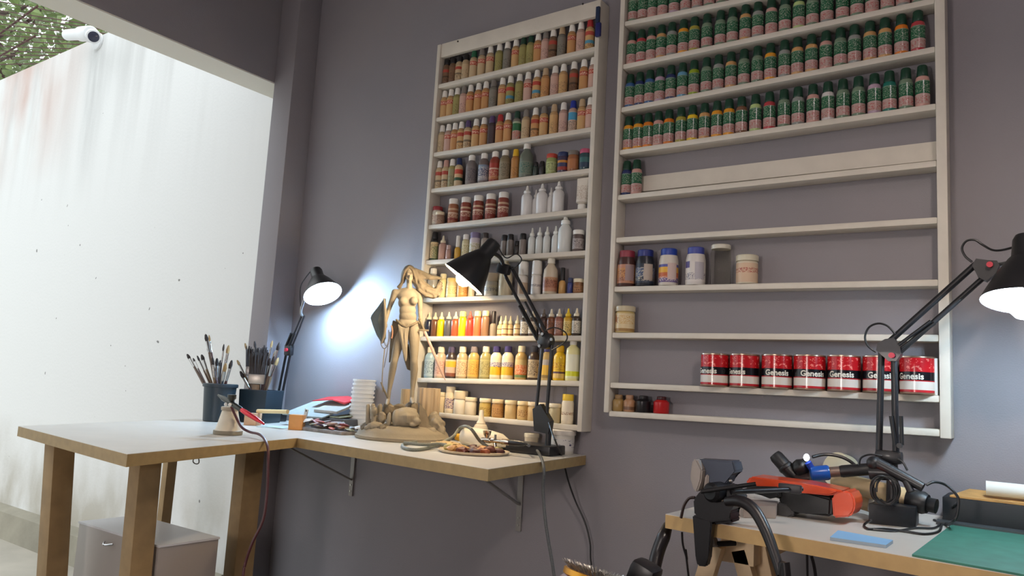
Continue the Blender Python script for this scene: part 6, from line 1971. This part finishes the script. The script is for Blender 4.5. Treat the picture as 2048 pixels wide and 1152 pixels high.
obj('body', B().lathe([(0.0, 0), (0.017, 0.003), (0.021, 0.02), (0.023, (w1 - w0).length)], 24, w0 + V((0, 0, -0.006)), w1 - w0), mat('ivory_plastic', (206, 176, 132), 0.4), cr2)
obj('cap', B().lathe([(0.0, 0.0), (0.012, 0.001), (0.012, 0.016)], 18, w0 + V((0, 0, -0.006)) - (w1 - w0).normalized() * 0.017, w1 - w0), mat('ivory_cap', (206, 196, 166), 0.4), cr2)
hoop = solo('drill_cord', B().tube([aty(1625, 914, RY + 0.03), aty(1650, 909, RY + 0.05), aty(1680, 913, RY + 0.06), aty(1705, 926, RY + 0.06), aty(1722, 945, RY + 0.05)], 0.004, seg=8), M_RUB, 'black cord arching by the wall behind the blue rotary tool', 'cord')
cn = solo('cream_disc', B().cyl(aty(1672, 938, -0.05), aty(1690, 944, -0.02), 0.045, seg=30), mat('ivory_cap', (206, 196, 166), 0.4), 'round cream lid leaning at the wall behind the blue tool', 'lid')

# ------------------------------------------------------------------ cool lamp at the table
LY = -0.25
l3 = aty(1785, 990, LY)
l3.z = ZT
lamp3 = thing('desk_lamp', 'black swing-arm desk lamp with red knobs shining white over the table', 'desk lamp', l3)
jb = aty(1778, 925, LY)
obj('foot', B().lathe([(0.05, 0.0004), (0.05, 0.012), (0.03, 0.022), (0.014, 0.03), (0.012, jb.z - ZT)], 26, l3), M_BLK, lamp3)
obj('base_joint', B().box(aty(1778, 914, LY), (0.058, 0.03, 0.03), bev=0.008), M_BLK, lamp3)
rod(lamp3, aty(1758, 908, LY), aty(1763, 700, LY), 0.0075)
rod(lamp3, aty(1792, 905, LY), aty(1788, 708, LY), 0.0075)
b = B()
pq = [(1752, 700), (1755, 686), (1770, 678), (1788, 676), (1800, 694), (1802, 708), (1792, 722), (1776, 722)]
for f_, th in (((LY - 0.014), 0.028),):
    fv = [b.bm.verts.new(aty(px, py, f_)) for px, py in pq]
    gv = [b.bm.verts.new(v.co + V((0, th, 0))) for v in fv]
    b.bm.faces.new(fv)
    b.bm.faces.new(gv[::-1])
    for i in range(len(pq)):
        b.bm.faces.new([fv[i], gv[i], gv[(i + 1) % len(pq)], fv[(i + 1) % len(pq)]])
obj('elbow', b, M_BLK, lamp3, smooth=False)
M_RK = mat('red_knob', (190, 40, 60), 0.4)
q = aty(1784, 711, LY - 0.016)
obj('knob', B().cyl(q, q + V((0, -0.01, 0)), 0.0065), M_RK, lamp3)
rod(lamp3, aty(1778, 684, LY), aty(1952, 528, LY), 0.0072)
rod(lamp3, aty(1800, 704, LY), aty(1966, 556, LY), 0.0062)
for i in range(2):
    s0, s1 = aty(1797 + 6 * i, 690 + 6 * i, LY - 0.012), aty(1862 + 8 * i, 642 + 4 * i, LY - 0.012)
    obj('spring', B().cyl(s0, s1, 0.004), M_BLKP, lamp3)
for i in range(2):
    s0, s1 = aty(1782 + 20 * i, 832, LY - 0.014), aty(1790 + 14 * i, 890, LY - 0.014)
    obj('spring', B().cyl(s0, s1, 0.0045), M_BLKP, lamp3)
q = aty(1800, 891, LY - 0.016)
obj('bolt', B().cyl(q, q + V((0, -0.012, 0)), 0.006), M_BLK, lamp3)
b = B()
pq = [(1944, 530), (1952, 517), (1975, 520), (1994, 521), (1999, 530), (1990, 548), (1972, 562), (1956, 554)]
fv = [b.bm.verts.new(aty(px, py, LY - 0.014)) for px, py in pq]
gv = [b.bm.verts.new(v.co + V((0, 0.028, 0))) for v in fv]
b.bm.faces.new(fv)
b.bm.faces.new(gv[::-1])
for i in range(len(pq)):
    b.bm.faces.new([fv[i], gv[i], gv[(i + 1) % len(pq)], fv[(i + 1) % len(pq)]])
obj('head_bracket', b, M_BLK, lamp3, smooth=False)
q = aty(1980, 530, LY - 0.016)
obj('knob', B().cyl(q, q + V((0, -0.01, 0)), 0.0065), M_RK, lamp3)
ct3 = aty(2054, 470, LY - 0.04)
op3 = aty(2049, 603, LY - 0.075)
shade(lamp3, ct3, op3, 0.081, emit('cool_bulb', (0.58, 0.80, 1.0), 170.0), 1.25)
obj('swivel', B().tube([aty(1994, 530, LY), aty(2012, 527, LY - 0.01), aty(2032, 523, LY - 0.03)], 0.005), M_SPRING, lamp3)
obj('cord', B().tube([aty(2036, 492, LY - 0.04), aty(2005, 500, LY - 0.02), aty(1985, 500, LY - 0.01), aty(1966, 490, LY), aty(1950, 480, LY), aty(1933, 482, LY), aty(1924, 496, LY), aty(1930, 512, LY), aty(1944, 524, LY)], 0.0026, seg=6), M_BLKP, lamp3)
obj('cord_loop', B().tube([aty(1790, 668, LY - 0.02), aty(1775, 652, LY - 0.02), aty(1756, 647, LY - 0.02), aty(1738, 655, LY - 0.02), aty(1730, 674, LY - 0.02), aty(1736, 692, LY - 0.02), aty(1752, 704, LY - 0.016)], 0.0026, seg=6), M_BLKP, lamp3)
obj('lower_cord', B().tube([aty(1765, 912, LY - 0.016), aty(1740, 909, LY - 0.02), aty(1722, 916, LY - 0.02), aty(1718, 930, LY - 0.02)], 0.0024, seg=6), M_BLKP, lamp3)
obj('lower_cord', B().tube([aty(1796, 918, LY - 0.016), aty(1806, 925, LY - 0.018), aty(1815, 941, LY - 0.02)], 0.0024, seg=6), M_BLKP, lamp3)
# folded tool arms at the lamp foot
ta1 = thing('folding_arm', 'glossy black folded clamp arm slanting down in front of the lamp foot', 'clamp arm', aty(1790, 945, LY - 0.06))
f0_, f1_ = aty(1750, 924, LY - 0.06), aty(1846, 975, LY - 0.07)
obj('arm', B().cyl(f0_, f1_, 0.0135, 0.010, 20), M_BLK, ta1)
obj('sleeve', B().cyl(aty(1740, 944, LY - 0.055), aty(1788, 946, LY - 0.055), 0.017, seg=20), M_BLK, ta1)
obj('joint', B().ball(aty(1748, 926, LY - 0.06), 0.016, sub=3), M_BLK, ta1)
obj('thumb_screw', B().cyl(aty(1812, 962, LY - 0.07), aty(1822, 984, LY - 0.075), 0.008), M_BLK, ta1)

# adapter and its cables
apc = V((1.44, -0.315, ZT))
ad = thing('power_adapter', 'black power adapter box with cables beside the lamp foot', 'adapter', apc)
A0 = [on(1737, 1047), on(1832, 1057), on(1838, 1047), on(1765, 1035)]
A1 = [p + V((0, 0, 0.045)) for p in A0]
obj('case', B().hexa(A0 + A1, bev=0.003), mat('black_adapter', (16, 18, 24), 0.4), ad)
obj('cable', B().tube([aty(1742, 1040, -0.40), on(1728, 1050, 0.003), on(1738, 1058, 0.003), on(1770, 1058, 0.003), on(1812, 1063, 0.003), on(1850, 1068, 0.003), on(1878, 1062, 0.003), on(1884, 1045, 0.003)], 0.0026, seg=6), M_BLKP, ad)
obj('cable', B().tube([on(1735, 1058, 0.0025), on(1790, 1062, 0.0025), on(1830, 1056, 0.003), on(1868, 1056, 0.003), on(1882, 1045, 0.003), on(1890, 1030, 0.004), aty(1905, 1015, -0.16), aty(1916, 1002, -0.15)], 0.0026, seg=6), M_BLKP, ad)
lc = solo('lamp_cable', B().tube([aty(1853, 970, LY - 0.06), aty(1868, 964, LY - 0.05), aty(1890, 969, LY - 0.03), aty(1908, 984, LY - 0.03), aty(1917, 1000, LY - 0.03), aty(1914, 1030, LY - 0.03), aty(1905, 1043, LY - 0.02), on(1890, 1048, 0.003), on(1868, 1040, 0.003)], 0.003, seg=6), M_BLKP, 'stiff black cable arching from the folded arm down to the table', 'cable')
b = B()
rc = random.Random(8)
for k in range(5):
    c = aty(1764 + 3 * k, 985 + rc.uniform(-4, 4), LY - 0.075)
    pts = [c + V((0.024 * math.cos(a + k), rc.uniform(-0.004, 0.004), 0.030 * math.sin(a + k) + 0.004)) for a in (i * PI / 5 for i in range(10))]
    b.tube(pts, 0.0024, seg=6, smooth=3)
solo('cable_coil', b, M_BLKP, 'tangled coil of black cable standing on the adapter', 'cable coil')

# black tray with brown paper and a white roll
trc = thing('black_tray', 'long black tray box along the wall at the table end', 'tray', on(1980, 1050))
t0, t1 = V((1.530, -0.155, ZT)), V((2.1, -0.165, ZT))
obj('body', B().hexa([t0, t1, t1 + V((0, 0.13, 0)), t0 + V((0, 0.13, 0)), t0 + V((0, 0, 0.062)), t1 + V((0, 0, 0.062)), t1 + V((0, 0.13, 0.062)), t0 + V((0, 0.13, 0.062))], bev=0.002), mat('blue_black_card', (10, 20, 26), 0.5), trc)
obj('ledge', B().hexa([t0 + V((-0.01, -0.03, 0.0002)), t1 + V((0, -0.03, 0.0002)), t1 + V((0, -0.0005, 0.0002)), t0 + V((-0.01, -0.0005, 0.0002)), t0 + V((-0.01, -0.03, 0.008)), t1 + V((0, -0.03, 0.008)), t1 + V((0, -0.0005, 0.01)), t0 + V((-0.01, -0.0005, 0.01))]), mat('dark_ledge', (52, 56, 58), 0.5), trc)
zt_ = ZT + 0.0625
bp_ = solo('brown_paper', B().hexa([(1.545, -0.15, zt_), (2.05, -0.15, zt_), (2.05, -0.035, zt_), (1.575, -0.035, zt_ + 0.006), (1.545, -0.15, zt_ + 0.004), (2.05, -0.15, zt_ + 0.006), (2.05, -0.035, zt_ + 0.010), (1.575, -0.035, zt_ + 0.014)]), mat('stained_brown_paper', (180, 136, 78), 0.8, var=0.3, vscale=18), 'stained brown paper sheets lying on the black tray', 'paper')
r0, r1 = aty(1972, 968, -0.12), aty(2075, 984, -0.115)
rdir = (r1 - r0).normalized()
pr_ = thing('paper_roll', 'white paper roll lying on the brown paper', 'paper roll', r0)
zz = zt_ + 0.0075 + 0.0165
r0.z = zz + 0.003
r1.z = zz + 0.001
obj('roll', B().lathe([(0.0135, 0.003), (0.0165, 0.0), (0.0165, 0.42), (0.0135, 0.417)], 26, r0, V((rdir.x, rdir.y, 0)), cap=True), mat('white_paper', (222, 222, 214), 0.7), pr_)
# green cutting mat and blue pad
g = [on(1824, 1113), on(2110, 1165), on(2110, 1057), on(1916, 1043)]
solo('cutting_mat', B().hexa([p + V((0, 0, 0.0002)) for p in g] + [p + V((0, 0, 0.004)) for p in g]), mat('scratched_green_mat', (50, 110, 94), 0.6, var=0.14, vscale=24), 'scratched green cutting mat overhanging the table front', 'cutting mat')
g = [on(1660, 1081), on(1772, 1097), on(1786, 1087), on(1676, 1067)]
pad = thing('note_pad', 'light blue paper pad lying near the table front', 'pad', (g[0] + g[2]) / 2)
obj('pages', B().hexa([p + V((0, 0, 0.0002)) for p in g] + [p + V((0, 0, 0.006)) for p in g]), mat('grey_blue_paper', (150, 164, 176), 0.8), pad)
obj('top_sheet', B().hexa([p + V((0, 0, 0.0061)) for p in g] + [p + V((0, 0, 0.0066)) for p in g]), mat('light_blue_paper', (134, 178, 216), 0.8), pad)
